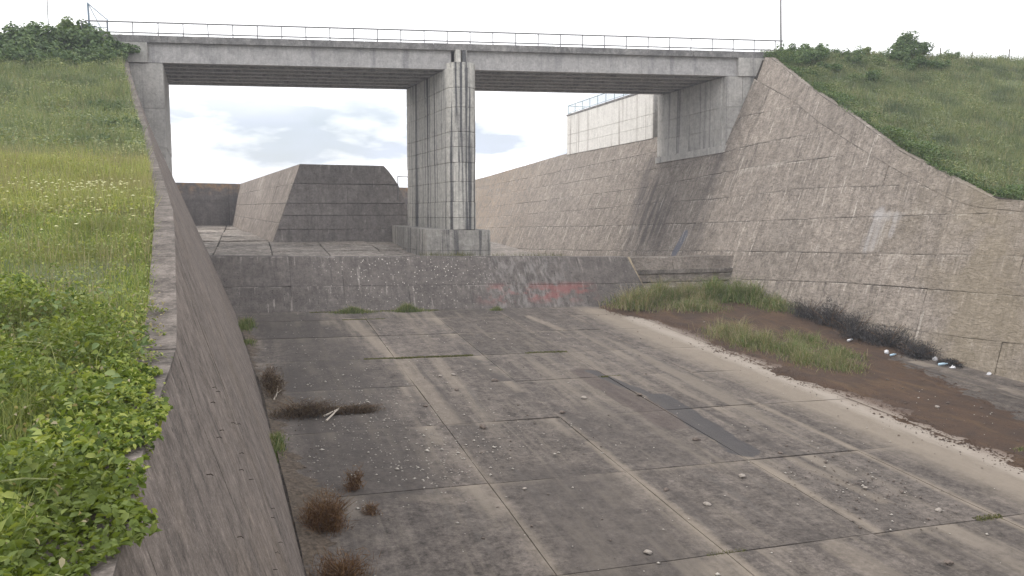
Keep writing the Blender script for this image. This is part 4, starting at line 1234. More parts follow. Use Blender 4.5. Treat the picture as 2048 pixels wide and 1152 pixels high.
def build_left_green():
    rng = np.random.default_rng(3)
    # low brambles near the camera
    P = []
    xy = keep_left(clumpy(150000, -9.5, 0, 1.2, 14.5, 420, 0.30, rng, 0.5), -0.05)
    hump = 0.22 + 0.18 * np.sin(xy[:, 0] * 2.1 + 1.2 * xy[:, 1]) * np.cos(1.7 * xy[:, 1] - xy[:, 0]) + 0.10 * np.sin(5 * xy[:, 0] + 3.7 * xy[:, 1])
    fade = np.clip((14.0 - xy[:, 1] + 1.2 * np.sin(xy[:, 0] * 1.3)) / 2.5, 0, 1)
    over = 0.16 + 0.16 * np.sin(2.3 * xy[:, 1]) + 0.14 * np.sin(5.1 * xy[:, 1] + 1)
    over = np.where(xy[:, 1] > 8.5, over - 0.22, over + 0.34)
    ok = lx1(xy[:, 1]) - 0.40 + over > xy[:, 0]
    xy, hump, fade = xy[ok], hump[ok], fade[ok]
    edge = np.clip((lx1(xy[:, 1]) + 0.15 - xy[:, 0]) / 0.7, 0.3, 1)
    keep = rng.uniform(0, 1, len(xy)) < fade
    xy, hump, edge = xy[keep], hump[keep], edge[keep]
    g = on_ground(ground_l, xy)
    depth = rng.uniform(0, 1, len(xy)) ** 0.55
    g[:, 2] += np.clip(hump, 0.08, 0.6) * edge * depth * 1.6 + 0.03
    S = 0.022 + 0.07 * rng.uniform(0, 1, len(xy)) ** 1.5
    parts = [leaves(g, S, 0.8, True, rng)]
    stuff('bramble_leaves', parts, M['bramble'], 'low green brambles covering the near left bank beside the wall', 'brambles', rng)
    y = rng.uniform(1.5, 9.6, 13000)
    lim = 0.02 + 0.10 * np.sin(2.9 * y) + 0.09 * np.sin(6.7 * y + 2) - 0.30 * np.clip((y - 8.0) / 1.5, 0, 1)
    t = rng.uniform(0, 1, len(y)) ** 0.8
    x = lx1(y) - 0.75 + t * (0.75 + lim)
    z = np.interp(y, [a[0] for a in L1], [a[2] for a in L1]) + 0.03 + rng.uniform(0, 1, len(y)) ** 0.7 * (0.36 - 0.26 * t) * (0.65 + 0.45 * np.sin(4.3 * y + 6 * t) * np.sin(1.9 * y))
    g = np.stack([x, y, z], 1)
    stuff('coping_brambles', [leaves(g, 0.022 + 0.07 * rng.uniform(0, 1, len(g)) ** 1.6, 0.9, True, rng)], M['bramble'], 'bramble leaves spilling over the near end of the left wall top', 'brambles', rng)
    q = keep_left(clumpy(5200, -9, 0, 1.5, 13.5, 150, 0.25, rng, 0.4), 0.15)
    g = on_ground(ground_l, q); g[:, 2] += rng.uniform(0.08, 0.5, len(g))
    stuff('withered_leaves', [leaves(g, rng.uniform(0.02, 0.06, len(g)), 1.0, True, rng)], M['g_dry'], 'withered straw coloured leaves caught among the near brambles', 'brambles', rng)
    q = keep_left(clumpy(3600, -9, 0, 1.5, 13.5, 60, 0.16, rng, 0.1), 0.25)
    g = on_ground(ground_l, q); g[:, 2] += rng.uniform(0.2, 0.62, len(g))
    stuff('broad_weeds', [leaves(g, rng.uniform(0.05, 0.13, len(g)), 0.7, True, rng)], M['shrub_l'], 'broad dull green weed leaves standing above the near brambles', 'weeds', rng)
    # runners that hang over the coping
    runs, lv = MB(), []
    for k in range(30):
        y = rng.uniform(3.5, 13); x1 = float(lx1(y))
        p = Vector((x1 - 0.6, y, ground_l(x1 - 0.6, y) + 0.22)); d = Vector((rng.uniform(0.5, 1), rng.uniform(-0.7, 0.7), 0.25)).normalized()
        pts = [p.copy()]
        Lr = rng.uniform(0.35, 0.75)
        for i in range(6):
            p = p + d * (Lr / 6); d.z -= 0.16; pts.append(p.copy())
            for q in range(6): lv.append(np.array(p) + rng.normal(0, 0.03, 3))
        runs.tube(pts, [0.006] * len(pts), 4)
    for k in range(60):
        x, y = rng.uniform(-7, -1.8), rng.uniform(3, 12)
        p = Vector((x, y, ground_l(x, y) + 0.3)); a = rng.uniform(0, 6.28)
        d = Vector((math.cos(a), math.sin(a), rng.uniform(0.2, 0.6)))
        pts = [p + d * (t * 0.16) - Vector((0, 0, 0.05 * t * t * 0.3)) for t in range(6)]
        runs.tube(pts, [0.005] * 6, 4)
        for q in pts[2:]:
            for z in range(5): lv.append(np.array(q) + rng.normal(0, 0.035, 3))
    tag(runs.build('bramble_runners', M['paletwig_g']), 'thin pale bramble runners arching out of the near left bank', 'brambles', kind='stuff')
    lv = np.array(lv)
    stuff('runner_leaves', [leaves(lv, rng.uniform(0.03, 0.06, len(lv)), 0.6, True, rng)], M['bramble'], 'small leaves on the runners reaching over the wall top', 'brambles', rng)
    # fresh grass among and beyond the brambles
    xy = keep_left(clumpy(9000, -9, 0, 2, 13, 60, 0.16, rng, 0.1))
    a = blades(on_ground(ground_l, xy), rng.uniform(0.3, 0.7, len(xy)), rng.uniform(0.006, 0.011, len(xy)), 0.45, 2, rng)
    xy = keep_left(clumpy(125000, -14, 0, 10.5, 27, 900, 0.28, rng, 0.5), 0.33)
    b = blades(on_ground(ground_l, xy), rng.uniform(0.12, 0.42, len(xy)) * (0.65 + 0.5 * np.sin(xy[:, 0] * 1.1 + 2) * np.sin(xy[:, 1] * 0.9)), rng.uniform(0.009, 0.018, len(xy)), 0.7, 2, rng)
    xy2 = keep_left(clumpy(30000, -12, 0, 11, 27, 300, 0.3, rng, 0.3))
    g2 = on_ground(ground_l, xy2); g2[:, 2] += rng.uniform(0.03, 0.32, len(xy2))
    c = leaves(g2, rng.uniform(0.03, 0.08, len(g2)), 0.8, False, rng)
    stuff('meadow_grass', [a, b, c], M['g_near'], 'fresh green meadow grass on the left bank behind the brambles', 'grass', rng)
    xy = keep_left(clumpy(120000, -20, 0, 22, 50, 800, 0.35, rng, 0.55))
    xy = xy[xy[:, 1] < 41 + 4 * np.sin(xy[:, 0] * 0.9) * np.sin(xy[:, 0] * 0.37 + 1) + rng.normal(0, 2.2, len(xy))]
    b = blades(on_ground(ground_l, xy), rng.uniform(0.25, 0.6, len(xy)), rng.uniform(0.018, 0.034, len(xy)), 0.45, 1, rng)
    xy2 = keep_left(clumpy(14000, -18, 0, 20, 42, 260, 0.3, rng, 0.2))
    g = on_ground(ground_l, xy2); g[:, 2] += rng.uniform(0.05, 0.5, len(xy2))
    stuff('berm_grass', [b, leaves(g, rng.uniform(0.05, 0.11, len(g)), 0.8, False, rng)], M['g_berm'], 'yellow-green flowering grass on the flat berm of the left bank', 'grass', rng)
    xy = keep_left(clumpy(150000, -34, 0, 34, 80, 1500, 0.28, rng, 0.35))
    xy = xy[xy[:, 1] > 39 + rng.normal(0, 2.5, len(xy))]
    b = blades(on_ground(ground_l, xy), rng.uniform(0.2, 0.95, len(xy)), rng.uniform(0.03, 0.07, len(xy)), 0.6, 1, rng)
    xy2 = keep_left(clumpy(80000, -34, 0, 40, 80, 700, 0.35, rng, 0.15))
    g = on_ground(ground_l, xy2); g[:, 2] += rng.uniform(0.05, 0.9, len(xy2))
    stuff('left_slope_grass', [b, leaves(g, rng.uniform(0.08, 0.16, len(g)), 0.8, False, rng)], M['g_slope'], 'rough dark green grass on the steep left slope below the bridge', 'grass', rng)
    xa = keep_left(clumpy(9000, -14, 0, 11, 28, 260, 0.35, rng, 0.4))
    xb = keep_left(clumpy(16000, -20, 0, 24, 46, 300, 0.5, rng, 0.4))
    xc = keep_left(clumpy(16000, -34, 0, 42, 78, 340, 0.6, rng, 0.4))
    W_ = [blades(on_ground(ground_l, q), rng.uniform(a, b, len(q)), w_, 0.35, sg, rng) for q, a, b, w_, sg in ((xa, 0.35, 0.75, 0.007, 2), (xb, 0.4, 0.95, 0.016, 1), (xc, 0.4, 1.0, 0.028, 1))]
    stuff('straw_stalks', W_, M['g_dry'], 'thin straw coloured seed stalks standing above the left grass', 'grass', rng)
    # cream flower heads
    pts = []
    for cx, cy, sx, sy, n in ((-4.9, 24.5, 0.75, 0.9, 75), (-3.6, 24.0, 0.5, 1.0, 30), (-5.1, 40.5, 0.7, 1.5, 55), (-6, 22, 2.0, 2.5, 25), (-3.4, 20, 0.5, 2, 18), (-10, 30, 3, 4, 25)):
        pts.append(np.stack([rng.normal(cx, sx, n), rng.normal(cy, sy, n)], 1))
    xy = keep_left(np.concatenate(pts))
    g = on_ground(ground_l, xy)
    hh = rng.uniform(0.45, 0.75, len(g))
    top = g.copy(); top[:, 2] += hh
    n = len(g)
    r = rng.uniform(0.025, 0.055, n)
    V, F = [], []
    for i in range(n):
        o = len(V)
        V.append(tuple(top[i] + np.array([0, 0, 0.01])))
        for k in range(6):
            t = k * math.pi / 3
            V.append((top[i][0] + math.cos(t) * r[i], top[i][1] + math.sin(t) * r[i], top[i][2] - 0.01))
        F += [(o, o + 1 + k, o + 1 + (k + 1) % 6) for k in range(6)]
    stuff('cream_umbels', [(np.array(V), np.array(F), 7)], M['umbel'], 'flat cream flower heads scattered through the left meadow', 'flowers', rng)
    st = blades(g, hh, np.full(n, 0.012), 0.0, 1, rng)
    stuff('flower_stalks', [st], M['g_near'], 'thin stalks under the cream flower heads', 'flowers', rng)
M['paletwig_g'] = simple('green_runner', (0.26, 0.28, 0.12), 0.7, 0.3, 20)
build_left_green()

def build_right_green():
    rng = np.random.default_rng(5)
    def xr1(y): return np.array([xR(min(v, 64), itp(v, R1)) for v in y])
    def keep(xy, m=0.55): return xy[(xy[:, 0] > xr1(xy[:, 1]) + m) & (xy[:, 1] + 0.19 * (xy[:, 0] - 47) < 68.5)]
    xy = keep(clumpy(170000, 40, 84, 30, 68, 1700, 0.28, rng, 0.35))
    b = blades(on_ground(ground_r, xy), rng.uniform(0.2, 0.85, len(xy)), rng.uniform(0.03, 0.065, len(xy)), 0.6, 1, rng)
    xy2 = keep(clumpy(90000, 40, 84, 31, 68, 800, 0.36, rng, 0.12))
    g = on_ground(ground_r, xy2); g[:, 2] += rng.uniform(0.05, 0.9, len(g))
    stuff('right_slope_grass', [b, leaves(g, rng.uniform(0.08, 0.16, len(g)), 0.8, False, rng)], M['g_right'], 'rough green grass on the right slope above the raking wall', 'grass', rng)
    xc = keep(clumpy(16000, 40, 84, 32, 66, 340, 0.6, rng, 0.4))
    stuff('right_straw_stalks', [blades(on_ground(ground_r, xc), rng.uniform(0.4, 1.0, len(xc)), 0.03, 0.35, 1, rng)], M['g_dry'], 'thin straw coloured stalks among the right slope grass', 'grass', rng)
    # rank weeds overhanging the raking coping
    y = rng.uniform(33.5, 66, 26000)
    sp = np.clip(0.35 - 0.38 * np.clip(np.sin(y * 1.15) + np.sin(y * 0.47 + 2) - 0.2, 0, 1), -0.3, 0.35)
    xy = np.stack([xr1(y) + sp + np.abs(rng.normal(0, 1.2, len(y))), y], 1)
    g = on_ground(ground_r, xy); g[:, 2] += rng.uniform(0.05, 1.0, len(g)) ** 1.3 * (0.35 + 0.65 * np.clip(np.sin(y * 1.7) * 0.5 + np.sin(y * 0.6 + 1) * 0.5 + 0.5, 0.1, 1))
    stuff('coping_weeds', [leaves(g, rng.uniform(0.09, 0.18, len(g)), 0.8, False, rng)], M['shrub'], 'dark leafy weeds lining the raking top of the right wall', 'weeds', rng)
build_right_green()

# shrubs: built in a few forms, then copied
def shrub_form(seed, n, rx, ry, rz, leaf, clumps, mat, stems=5):
    rng = np.random.default_rng(seed)
    c = rng.normal(0, 1, (clumps, 3)); c /= np.linalg.norm(c, axis=1)[:, None]
    c *= rng.uniform(0.35, 1.0, clumps)[:, None]
    c[:, 2] = np.abs(c[:, 2]) * 0.9 + 0.05
    C = c * np.array([rx, ry, rz])
    w = rng.integers(0, clumps, n)
    off = rng.normal(0, 1, (n, 3)); off /= np.linalg.norm(off, axis=1)[:, None]
    P = C[w] + off * (rng.uniform(0.4, 1.0, n) ** 0.5 * rng.uniform(0.16, 0.34, clumps)[w] * (rx + ry + rz) / 3)[:, None]
    P[:, 2] = np.maximum(P[:, 2], 0.02)
    V, F, per = leaves(P, rng.uniform(leaf * 0.6, leaf * 1.2, n), 0.8, False, rng, off * 0.8)
    r = np.repeat(np.clip(rng.uniform(0, 1, n) * 0.8 + 0.2 * rng.uniform(0, 1, clumps)[w], 0, 1), per)
    m = MB()
    for k in range(stems):
        q = C[rng.integers(0, clumps)]
        m.tube([(0.05 * math.cos(k), 0.05 * math.sin(k), -0.15), tuple(q * 0.5 + np.array([0, 0, 0.1])), tuple(q)], [0.05 * rz / 1.5, 0.03 * rz / 1.5, 0.012], 5)
    return (V, F, r, mat, m)
def make_shrub(form, name='shrub'):
    V, F, r, mat, m = form
    e = empty(name, (0, 0, 0))
    tag(tri_obj('foliage', V, F, mat, r, e), kind='stuff')
    m.build('stems', M['bark'], e)
    return e
def copy_tree(o, parent=None):
    c = o.copy(); COL.objects.link(c); c.parent = parent
    for ch in list(o.children): copy_tree(ch, c)
    return c
def build_shrubs():
    forms = [shrub_form(41, 3000, 1.5, 1.3, 1.35, 0.19, 26, M['shrub']), shrub_form(42, 2600, 1.9, 1.4, 1.0, 0.18, 30, M['shrub']),
             shrub_form(43, 2600, 1.2, 1.2, 1.7, 0.20, 22, M['shrub_l']), shrub_form(44, 900, 0.8, 0.7, 0.6, 0.12, 14, M['shrub'])]
    proto = {}
    def put(k, x, y, z, s, rz, label, group):
        if k not in proto:
            o = proto[k] = make_shrub(forms[k])
        else:
            o = copy_tree(proto[k])
        o.location = (x, y, z - 0.1); s *= (1.35 if x > 0 else 1.7) if k != 3 else 1.0
        o.scale = (s, s, s); o.rotation_euler = (0, 0, rz)
        tag(o, label, 'shrub', group)
    rg = random.Random(31)
    gl, gr = 'shrubs on the left crest', 'shrubs on the right crest'
    lab_l = ['dark shrub at the left end of the bridge railing, touching the kerb', 'dark green shrub below the triangular fence wing', 'broad shrub under the left end of the bridge kerb, low on the slope',
             'tall shrub on the left crest behind the fence wing', 'shrub at the foot of the thin mast, right of it', 'shrub at the foot of the thin mast, left of it',
             'wide shrub on the left crest near the corner of the picture', 'shrub on the left slope just below the thin mast', 'leftmost tall shrub on the left crest',
             'low shrub halfway between the mast and the abutment', 'low dark shrub below the leftmost crest shrubs', 'paler shrub on the left crest between mast and fence wing']
    for i, (k, x, y, s) in enumerate(((1, -10.9, 77.0, 0.75), (0, -12.6, 76.6, 1.0), (1, -11.4, 74.6, 0.8), (0, -13.8, 78.6, 0.95), (1, -15.2, 77.6, 1.1), (0, -17.2, 78.0, 1.05),
                                      (1, -19.6, 78.6, 1.15), (0, -16.2, 75.6, 1.0), (2, -21.6, 79.4, 0.8), (1, -13.6, 74.2, 0.85), (1, -19.0, 75.5, 1.0), (2, -14.7, 78.9, 0.8))):
        put(k, x, y, ground_l(x, y), s, rg.uniform(0, 6.28), lab_l[i], gl)
    lab_s = ['small dark shrub high on the left slope close to the wing wall', 'small dark bush in the middle of the left slope', 'tiny dark bush on the left slope, left of the others', 'low bush against the left wing wall under the abutment', 'small bush at the top of the berm beside the wall']
    for i, (k, x, y, s) in enumerate(((3, -7.2, 52, 1.5), (3, -7.4, 45.5, 1.25), (3, -9.9, 40, 1.1), (3, -8.9, 58.0, 1.7), (3, -4.9, 31.5, 0.7))):
        put(k, x, y, ground_l(x, y), s, rg.uniform(0, 6.28), lab_s[i], 'small bushes on the left slope')
    lab_r = ['dense shrub beside the foot of the tall thin pole', 'broad shrub on the right crest, second from the pole', 'low shrub on the right crest, third from the pole', 'shrub on the right slope just under the pole',
             'low dark shrub hugging the raking coping near its top', 'paler shrub on the right crest left of the round bush', 'low shrub on the right slope below the round bush', 'dark shrub at the left foot of the round bush', 'low shrub right of the round bush by the first fence post',
             'dark low shrub on the right slope midway along the raking wall']
    for i, (k, x, y, s) in enumerate(((1, 50.8, 66.2, 1.0), (0, 53.0, 65.6, 0.85), (1, 55.6, 65.0, 0.8), (1, 50.2, 63.6, 1.0), (1, 48.4, 63.2, 0.75), (2, 57.8, 64.6, 0.5), (1, 60.5, 61.2, 0.9), (1, 59.6, 63.2, 0.9), (1, 66.0, 62.9, 0.7), (1, 52.4, 58.8, 0.9))):
        put(k, x, y, ground_r(x, y), s, rg.uniform(0, 6.28), lab_r[i], gr)
    n_ = 0
    where = ['under the bridge kerb', 'below the fence wing', 'below the mast', 'at the edge of the picture']
    for i, (k, x, y, s) in enumerate(((0, -11.2, 71.5, 0.6), (1, -13.0, 72.0, 0.75), (1, -15.4, 72.8, 0.8), (1, -17.6, 73.0, 0.85))):
        put(k, x, y, ground_l(x, y), s, rg.uniform(0, 6.28), 'second-row dark shrub on the upper left slope, ' + where[i], gl)
    where = ['right under the pole', 'a little down from the pole', 'beside the upper raking coping', 'below the second crest shrub', 'below the third crest shrub', 'beside the middle of the raking coping', 'left below the round bush', 'straight below the round bush', 'right below the round bush', 'low beside the lower raking coping']
    for i, (k, x, y, s) in enumerate(((1, 51.6, 64.4, 0.8), (1, 50.6, 61.6, 0.75), (1, 48.0, 60.6, 0.6), (1, 54.2, 62.8, 0.8), (0, 56.6, 62.4, 0.65), (1, 47.0, 55.4, 0.55), (1, 58.4, 60.6, 0.75), (1, 62.6, 60.8, 0.7), (1, 65.6, 60.0, 0.6), (1, 45.2, 49.0, 0.5))):
        put(k, x, y, ground_r(x, y) - 0.25, s, rg.uniform(0, 6.28), 'spreading dark shrub on the right slope, ' + where[i], gr)
    # the round bush that stands out against the sky
    f = shrub_form(77, 8000, 2.2, 1.8, 2.7, 0.21, 40, M['shrub'], 9)
    o = make_shrub(f, 'round_bush')
    x, y = 62.6, 64.0
    o.location = (x, y, ground_r(x, y) - 0.1)
    tag(o, 'big round dark bush standing against the sky on the right crest', 'bush')
build_shrubs()

# weeds in the chute
def tuft_parts(name, x, y, z, rx, ry, h, n, mat, dry, dmat, label, cat, group=None, seed=0, w=0.022, lean=0.6, leafy=0):
    rng = np.random.default_rng(seed)
    e = empty(name, (x, y, z), label, cat, group)
    def pts(n):
        q = rng.normal(0, 0.5, (n, 2)) * np.array([rx, ry])
        X, Y = x + q[:, 0], y + q[:, 1]
        return np.stack([X, Y, np.full(n, z - 0.03) + (zfv(X, Y) - zf(x, y))], 1), np.exp(-(q ** 2 / np.array([rx, ry]) ** 2).sum(1))
    def one(nm, n, m, hh):
        P, fall = pts(n)
        lump = 0.7 + 0.45 * np.sin(P[:, 0] * 3.1 + seed) * np.cos(P[:, 1] * 2.7 + seed * 2)
        V, F, per = blades(P, hh * rng.uniform(0.4, 1.25, n) * (0.35 + 0.65 * fall) * lump, w, lean, 2, rng)
        tag(tri_obj(nm, V, F, m, np.repeat(rng.uniform(0, 1, n), per), e, origin=(x, y, z)), kind='stuff')
    if n: one('green_blades', n, mat, h)
    if leafy:
        P, fall = pts(leafy)
        P[:, 2] += rng.uniform(0.05, 0.75, leafy) * h * fall * 0.8
        V, F, per = leaves(P, rng.uniform(0.05, 0.13, leafy), 0.9, False, rng)
        tag(tri_obj('weed_leaves', V, F, M['shrub_l'], np.repeat(rng.uniform(0, 1, leafy), per), e, origin=(x, y, z)), kind='stuff')
    if dry: one('dry_blades', dry, dmat, h * 1.15)
    return e
def zfv(X, Y): return -9.8327 - 0.01785 * X + 0.05965 * Y
def twiggy(name, x, y, z, rx, ry, h, n, mat, label, cat, group=None, seed=0, w=0.02):
    """a dry shrub of fine twigs and a few leaves"""
    rng = np.random.default_rng(seed)
    e = empty(name, (x, y, z), label, cat, group)
    nc = 8
    ca = rng.uniform(0, 6.28, nc); cr = rng.uniform(0, 1, nc) ** 0.6
    C = np.stack([rx * 0.85 * cr * np.cos(ca), ry * 0.85 * cr * np.sin(ca), h * (1 - 0.6 * cr) * rng.uniform(0.35, 1.0, nc)], 1)
    w_ = rng.integers(0, nc, n)
    q = rng.normal(0, 1, (n, 3)) * np.array([rx * 0.24, ry * 0.24, h * 0.20])
    t_ = rng.uniform(0.1, 1.0, n) ** 0.6
    off = C[w_] * t_[:, None] + q
    off[:, 2] = np.abs(off[:, 2])
    a = np.arctan2(off[:, 1], off[:, 0])
    P = np.array([x, y, z]) + off
    P[:, 2] += zfv(P[:, 0], P[:, 1]) - zf(x, y)
    d = np.stack([np.cos(a) * 0.6, np.sin(a) * 0.6, np.ones(n)], 1) + rng.normal(0, 0.7, (n, 3))
    d /= np.linalg.norm(d, axis=1)[:, None]
    L = rng.uniform(0.12, 0.35, n)[:, None] * (0.6 + h * 0.4)
    s = np.cross(d, rng.normal(0, 1, (n, 3))); s /= np.linalg.norm(s, axis=1)[:, None]
    V = np.stack([P - d * L * 0.5 - s * w / 2, P - d * L * 0.5 + s * w / 2, P + d * L * 0.5], 1).reshape(-1, 3)
    V[:, 2] = np.maximum(V[:, 2], z + (zfv(V[:, 0], V[:, 1]) - zf(x, y)) + 0.01)
    tag(tri_obj('twigs', V, np.arange(3 * n).reshape(-1, 3), mat, np.repeat(rng.uniform(0, 1, n), 3), e, origin=(x, y, z)), kind='stuff')
    m = MB()
    for k in range(16):
        t = k * 2.4 + seed; kk = 0.55 + 0.6 * ((k * 37 + seed) % 11) / 11
        q = Vector((x + rx * kk * math.cos(t), y + ry * kk * math.sin(t), z + h * (1.25 - 0.6 * kk)))
        m.tube([(x + 0.1 * math.cos(t), y + 0.1 * math.sin(t), z - 0.05), Vector((x, y, z)).lerp(q, 0.5) + Vector((0, 0, 0.08)), q], [0.02, 0.014, 0.005], 4)
    m.build('stems', M['drytwig'], e)
    return e

def build_chute_weeds():
    S = lambda x, y: zf(x, y) + max(0, soil_h(x, y))
    gA, gB = 'weeds growing in the silt by the sill', 'grass tufts along the edge of the silt'
    T = [(27.3, 53.2, 1.7, 1.5, 1.9, 900, 1300, 'pale dry tuft at the left end of the weeds, against the sill'),
         (29.6, 54.1, 1.7, 1.4, 2.2, 1500, 900, 'green tuft below the ochre end of the sill'),
         (32.0, 54.2, 1.8, 1.5, 2.0, 1100, 1400, 'mixed green and straw tuft in the middle of the weeds by the sill'),
         (34.6, 54.2, 1.7, 1.5, 2.6, 2000, 500, 'tall green tuft under the set-back step'),
         (36.6, 53.0, 1.6, 1.6, 2.3, 2000, 400, 'bright green tuft where the step meets the right wall'),
         (37.2, 50.0, 1.3, 1.9, 1.3, 1300, 600, 'low green tuft at the foot of the right wall, behind the brown silt'),
         (31.0, 51.2, 1.9, 1.3, 1.2, 800, 900, 'thin straw tuft in the middle of the silt near the sill')]
    for i, (x, y, rx, ry, h, n, d, lb) in enumerate(T):
        tuft_parts('grass_tuft', x, y, S(x, y), rx * 1.2, ry * 1.25, h, int(n * 0.75), M['g_chute'], int(d * 0.8), M['g_dry'], lb, 'grass', gA, 100 + i, 0.030, 0.95, 700)
    T = [(29.0, 43.0, 1.4, 1.6, 1.6, 800, 1400, 'pale straw tuft at the upper left of the silt edge row'), (28.8, 40.2, 1.2, 1.4, 1.5, 1100, 1000, 'thick green and straw tuft, second along the pale band'),
         (29.8, 38.2, 1.1, 1.2, 1.1, 1300, 400, 'bright green tuft in the middle of the silt edge row'), (29.2, 36.2, 1.0, 1.1, 1.1, 900, 700, 'green tuft next to last of the silt edge row'),
         (29.9, 34.6, 1.0, 1.0, 1.1, 900, 800, 'last tuft of the silt edge row, nearest the camera'), (32.0, 36.8, 0.9, 0.9, 1.0, 900, 250, 'separate green tuft on the bare brown silt'),
         (32.6, 41.0, 1.2, 1.5, 1.0, 700, 500, 'loose tuft between the silt row and the burnt shrubs'), (31.6, 39.4, 1.4, 1.0, 0.5, 700, 400, 'low spread of grass behind the separate tuft')]
    for i, (x, y, rx, ry, h, n, d, lb) in enumerate(T):
        tuft_parts('grass_tuft', x, y, S(x, y), rx * 1.25, ry * 1.3, h, int(n * 0.65), M['g_chute'], int(d * 0.7), M['g_dry'], lb, 'grass', gB, 200 + i, 0.020, 0.95, 160)
    B = [(37.3, 46.4, 1.5, 1.8, 1.5, 'greyish burnt shrub at the wall foot, farthest from the camera'), (36.9, 43.6, 1.5, 1.8, 1.8, 'tall charred shrub against the right wall, second from far'),
         (36.6, 41.0, 1.6, 1.8, 1.6, 'charred shrub behind the white bottle'), (37.0, 38.6, 1.5, 1.7, 1.5, 'charred shrub at the wall foot in the middle of the burnt row'),
         (37.1, 36.2, 1.3, 1.6, 1.0, 'low charred shrub near the bare concrete strip'), (37.5, 34.4, 0.8, 0.9, 0.35, 'flat charred remains at the near end of the burnt row')]
    for i, (x, y, rx, ry, h, lb) in enumerate(B):
        twiggy('burnt_shrub', x, y, S(x, y), rx, ry, h, 2600, M['burnt'], lb, 'shrub', 'burnt shrubs along the right wall', 300 + i, 0.03)
    L_ = [(0.55, 28.4, 0.30, 1.3, 0.7, 900, 'bright green tuft squeezed against the left wall, nearest the camera'), (-0.6, 50.6, 0.5, 1.3, 0.9, 800, 'green tuft at the foot of the left wall close to the sill'),
          (-0.4, 46.0, 0.4, 1.0, 0.45, 300, 'thin green tuft at the left wall between sill and brush'), (6.4, 54.7, 1.3, 0.35, 0.75, 1000, 'grass tuft at the sill foot, left of the pair'),
          (10.3, 54.8, 1.1, 0.35, 0.85, 1000, 'grass tuft at the sill foot, right of the pair'), (16.7, 54.7, 0.5, 0.3, 0.4, 250, 'small grass tuft at the sill foot under the scraped patch'),
          (27.9, 21.9, 0.5, 0.45, 0.35, 500, 'small grass tuft alone on the silt at the right edge')]
    for i, (x, y, rx, ry, h, n, lb) in enumerate(L_):
        tuft_parts('grass_tuft', x, y, zf(x, y), rx, ry, h, n, M['g_chute'], n // 6, M['g_dry'], lb, 'grass', 'grass tufts at the foot of walls', 400 + i, 0.022)
    D = [(1.75, 21.7, 0.75, 0.7, 1.15, 3800, 'large rust brown dry shrub at the foot of the left wall'), (2.75, 24.1, 0.36, 0.36, 0.75, 700, 'small rust brown weed standing alone near the left wall'),
         (1.8, 18.6, 0.75, 0.7, 0.8, 2000, 'low brown dry shrub at the bottom edge by the left wall'), (3.0, 22.2, 0.3, 0.3, 0.4, 300, 'tiny rust brown weed right of the large dry shrub')]
    for i, (x, y, rx, ry, h, n, lb) in enumerate(D):
        twiggy('dry_shrub', x, y, zf(x, y), rx, ry, h, n, M['rusty'], lb, 'shrub', 'dry shrubs by the left wall', 500 + i, 0.014)
    P = [(0.55, 36.4, 0.55, 2.4, 0.9, 'upper heap of dead brown brush against the left wall'), (1.6, 32.2, 1.4, 1.0, 0.7, 'lower heap of dead brown brush against the left wall'), (3.7, 32.0, 1.2, 0.4, 0.40, 'thin arm of dead brush reaching out over the floor')]
    for i, (x, y, rx, ry, h, lb) in enumerate(P):
        twiggy('brush_heap', x, y, zf(x, y), rx, ry, h, 3000, M['brush'], lb, 'brush', 'dead brush beside the left wall', 600 + i, 0.022)
    for i, (a, b, lb) in enumerate((((2.45, 31.5), (3.35, 32.1), 'bleached branch lying at the right of the lower brush heap'), ((2.5, 30.9), (3.0, 31.8), 'curved bleached branch end below the lower brush heap'),
                                    ((0.55, 33.6), (0.85, 35.8), 'bleached stick leaning between the two brush heaps'))):
        z0 = zf(*a) + 0.08; z1 = zf(*b) + 0.22
        e = empty('dead_branch', (a[0], a[1], zf(*a)), lb, 'branch', 'bleached branches in the brush')
        mid = ((a[0] + b[0]) / 2 + 0.08, (a[1] + b[1]) / 2, (z0 + z1) / 2 + 0.06)
        MB().tube([(a[0], a[1], z0), mid, (b[0], b[1], z1)], [0.04, 0.032, 0.015], 6).build('limb', M['paletwig'], e)
        MB().tube([mid, (mid[0] + 0.2, mid[1] + 0.15, mid[2] + 0.1)], [0.018, 0.006], 5).build('twig', M['paletwig'], e)
    # creeper on the ochre end of the sill and the step
    for i, (x, y, z, lb) in enumerate(((30.3, 56.2, -6.6, 'small leafy creeper on the ochre end of the sill'), (36.4, 57.2, -6.5, 'bushy green creeper climbing where the step meets the wall'))):
        f = shrub_form(900 + i, 900, 0.55 + 0.4 * i, 0.4, 1.3 + 0.4 * i, 0.13, 14, M['shrub_l'])
        o = make_shrub(f, 'creeper'); o.location = (x, y, z); tag(o, lb, 'creeper', 'creepers beside the sill')
    # moss in the joints
    rng = np.random.default_rng(9)
    parts = []
    for x0, x1, y, n, hh in ((5.3, 11.2, 41.03, 2600, 0.09), (14.2, 16.7, 41.05, 900, 0.10), (5.4, 8.2, 52.22, 500, 0.08), (1.6, 5.2, 41.0, 400, 0.04), (26, 31, 21.0, 0, 0.1), (3.5, 12.5, 55.15, 1800, 0.10), (11.2, 12.4, 17.62, 300, 0.05), (20.5, 21.6, 17.65, 300, 0.06), (16.2, 17.4, 35.5, 400, 0.06)):
        if not n: continue
        X = rng.uniform(x0, x1, n); Y = y + rng.normal(0, 0.07, n)
        parts.append(blades(np.stack([X, Y, zfv(X, Y) - 0.01], 1), rng.uniform(0.3, 1, n) * hh, 0.05, 0.8, 1, rng))
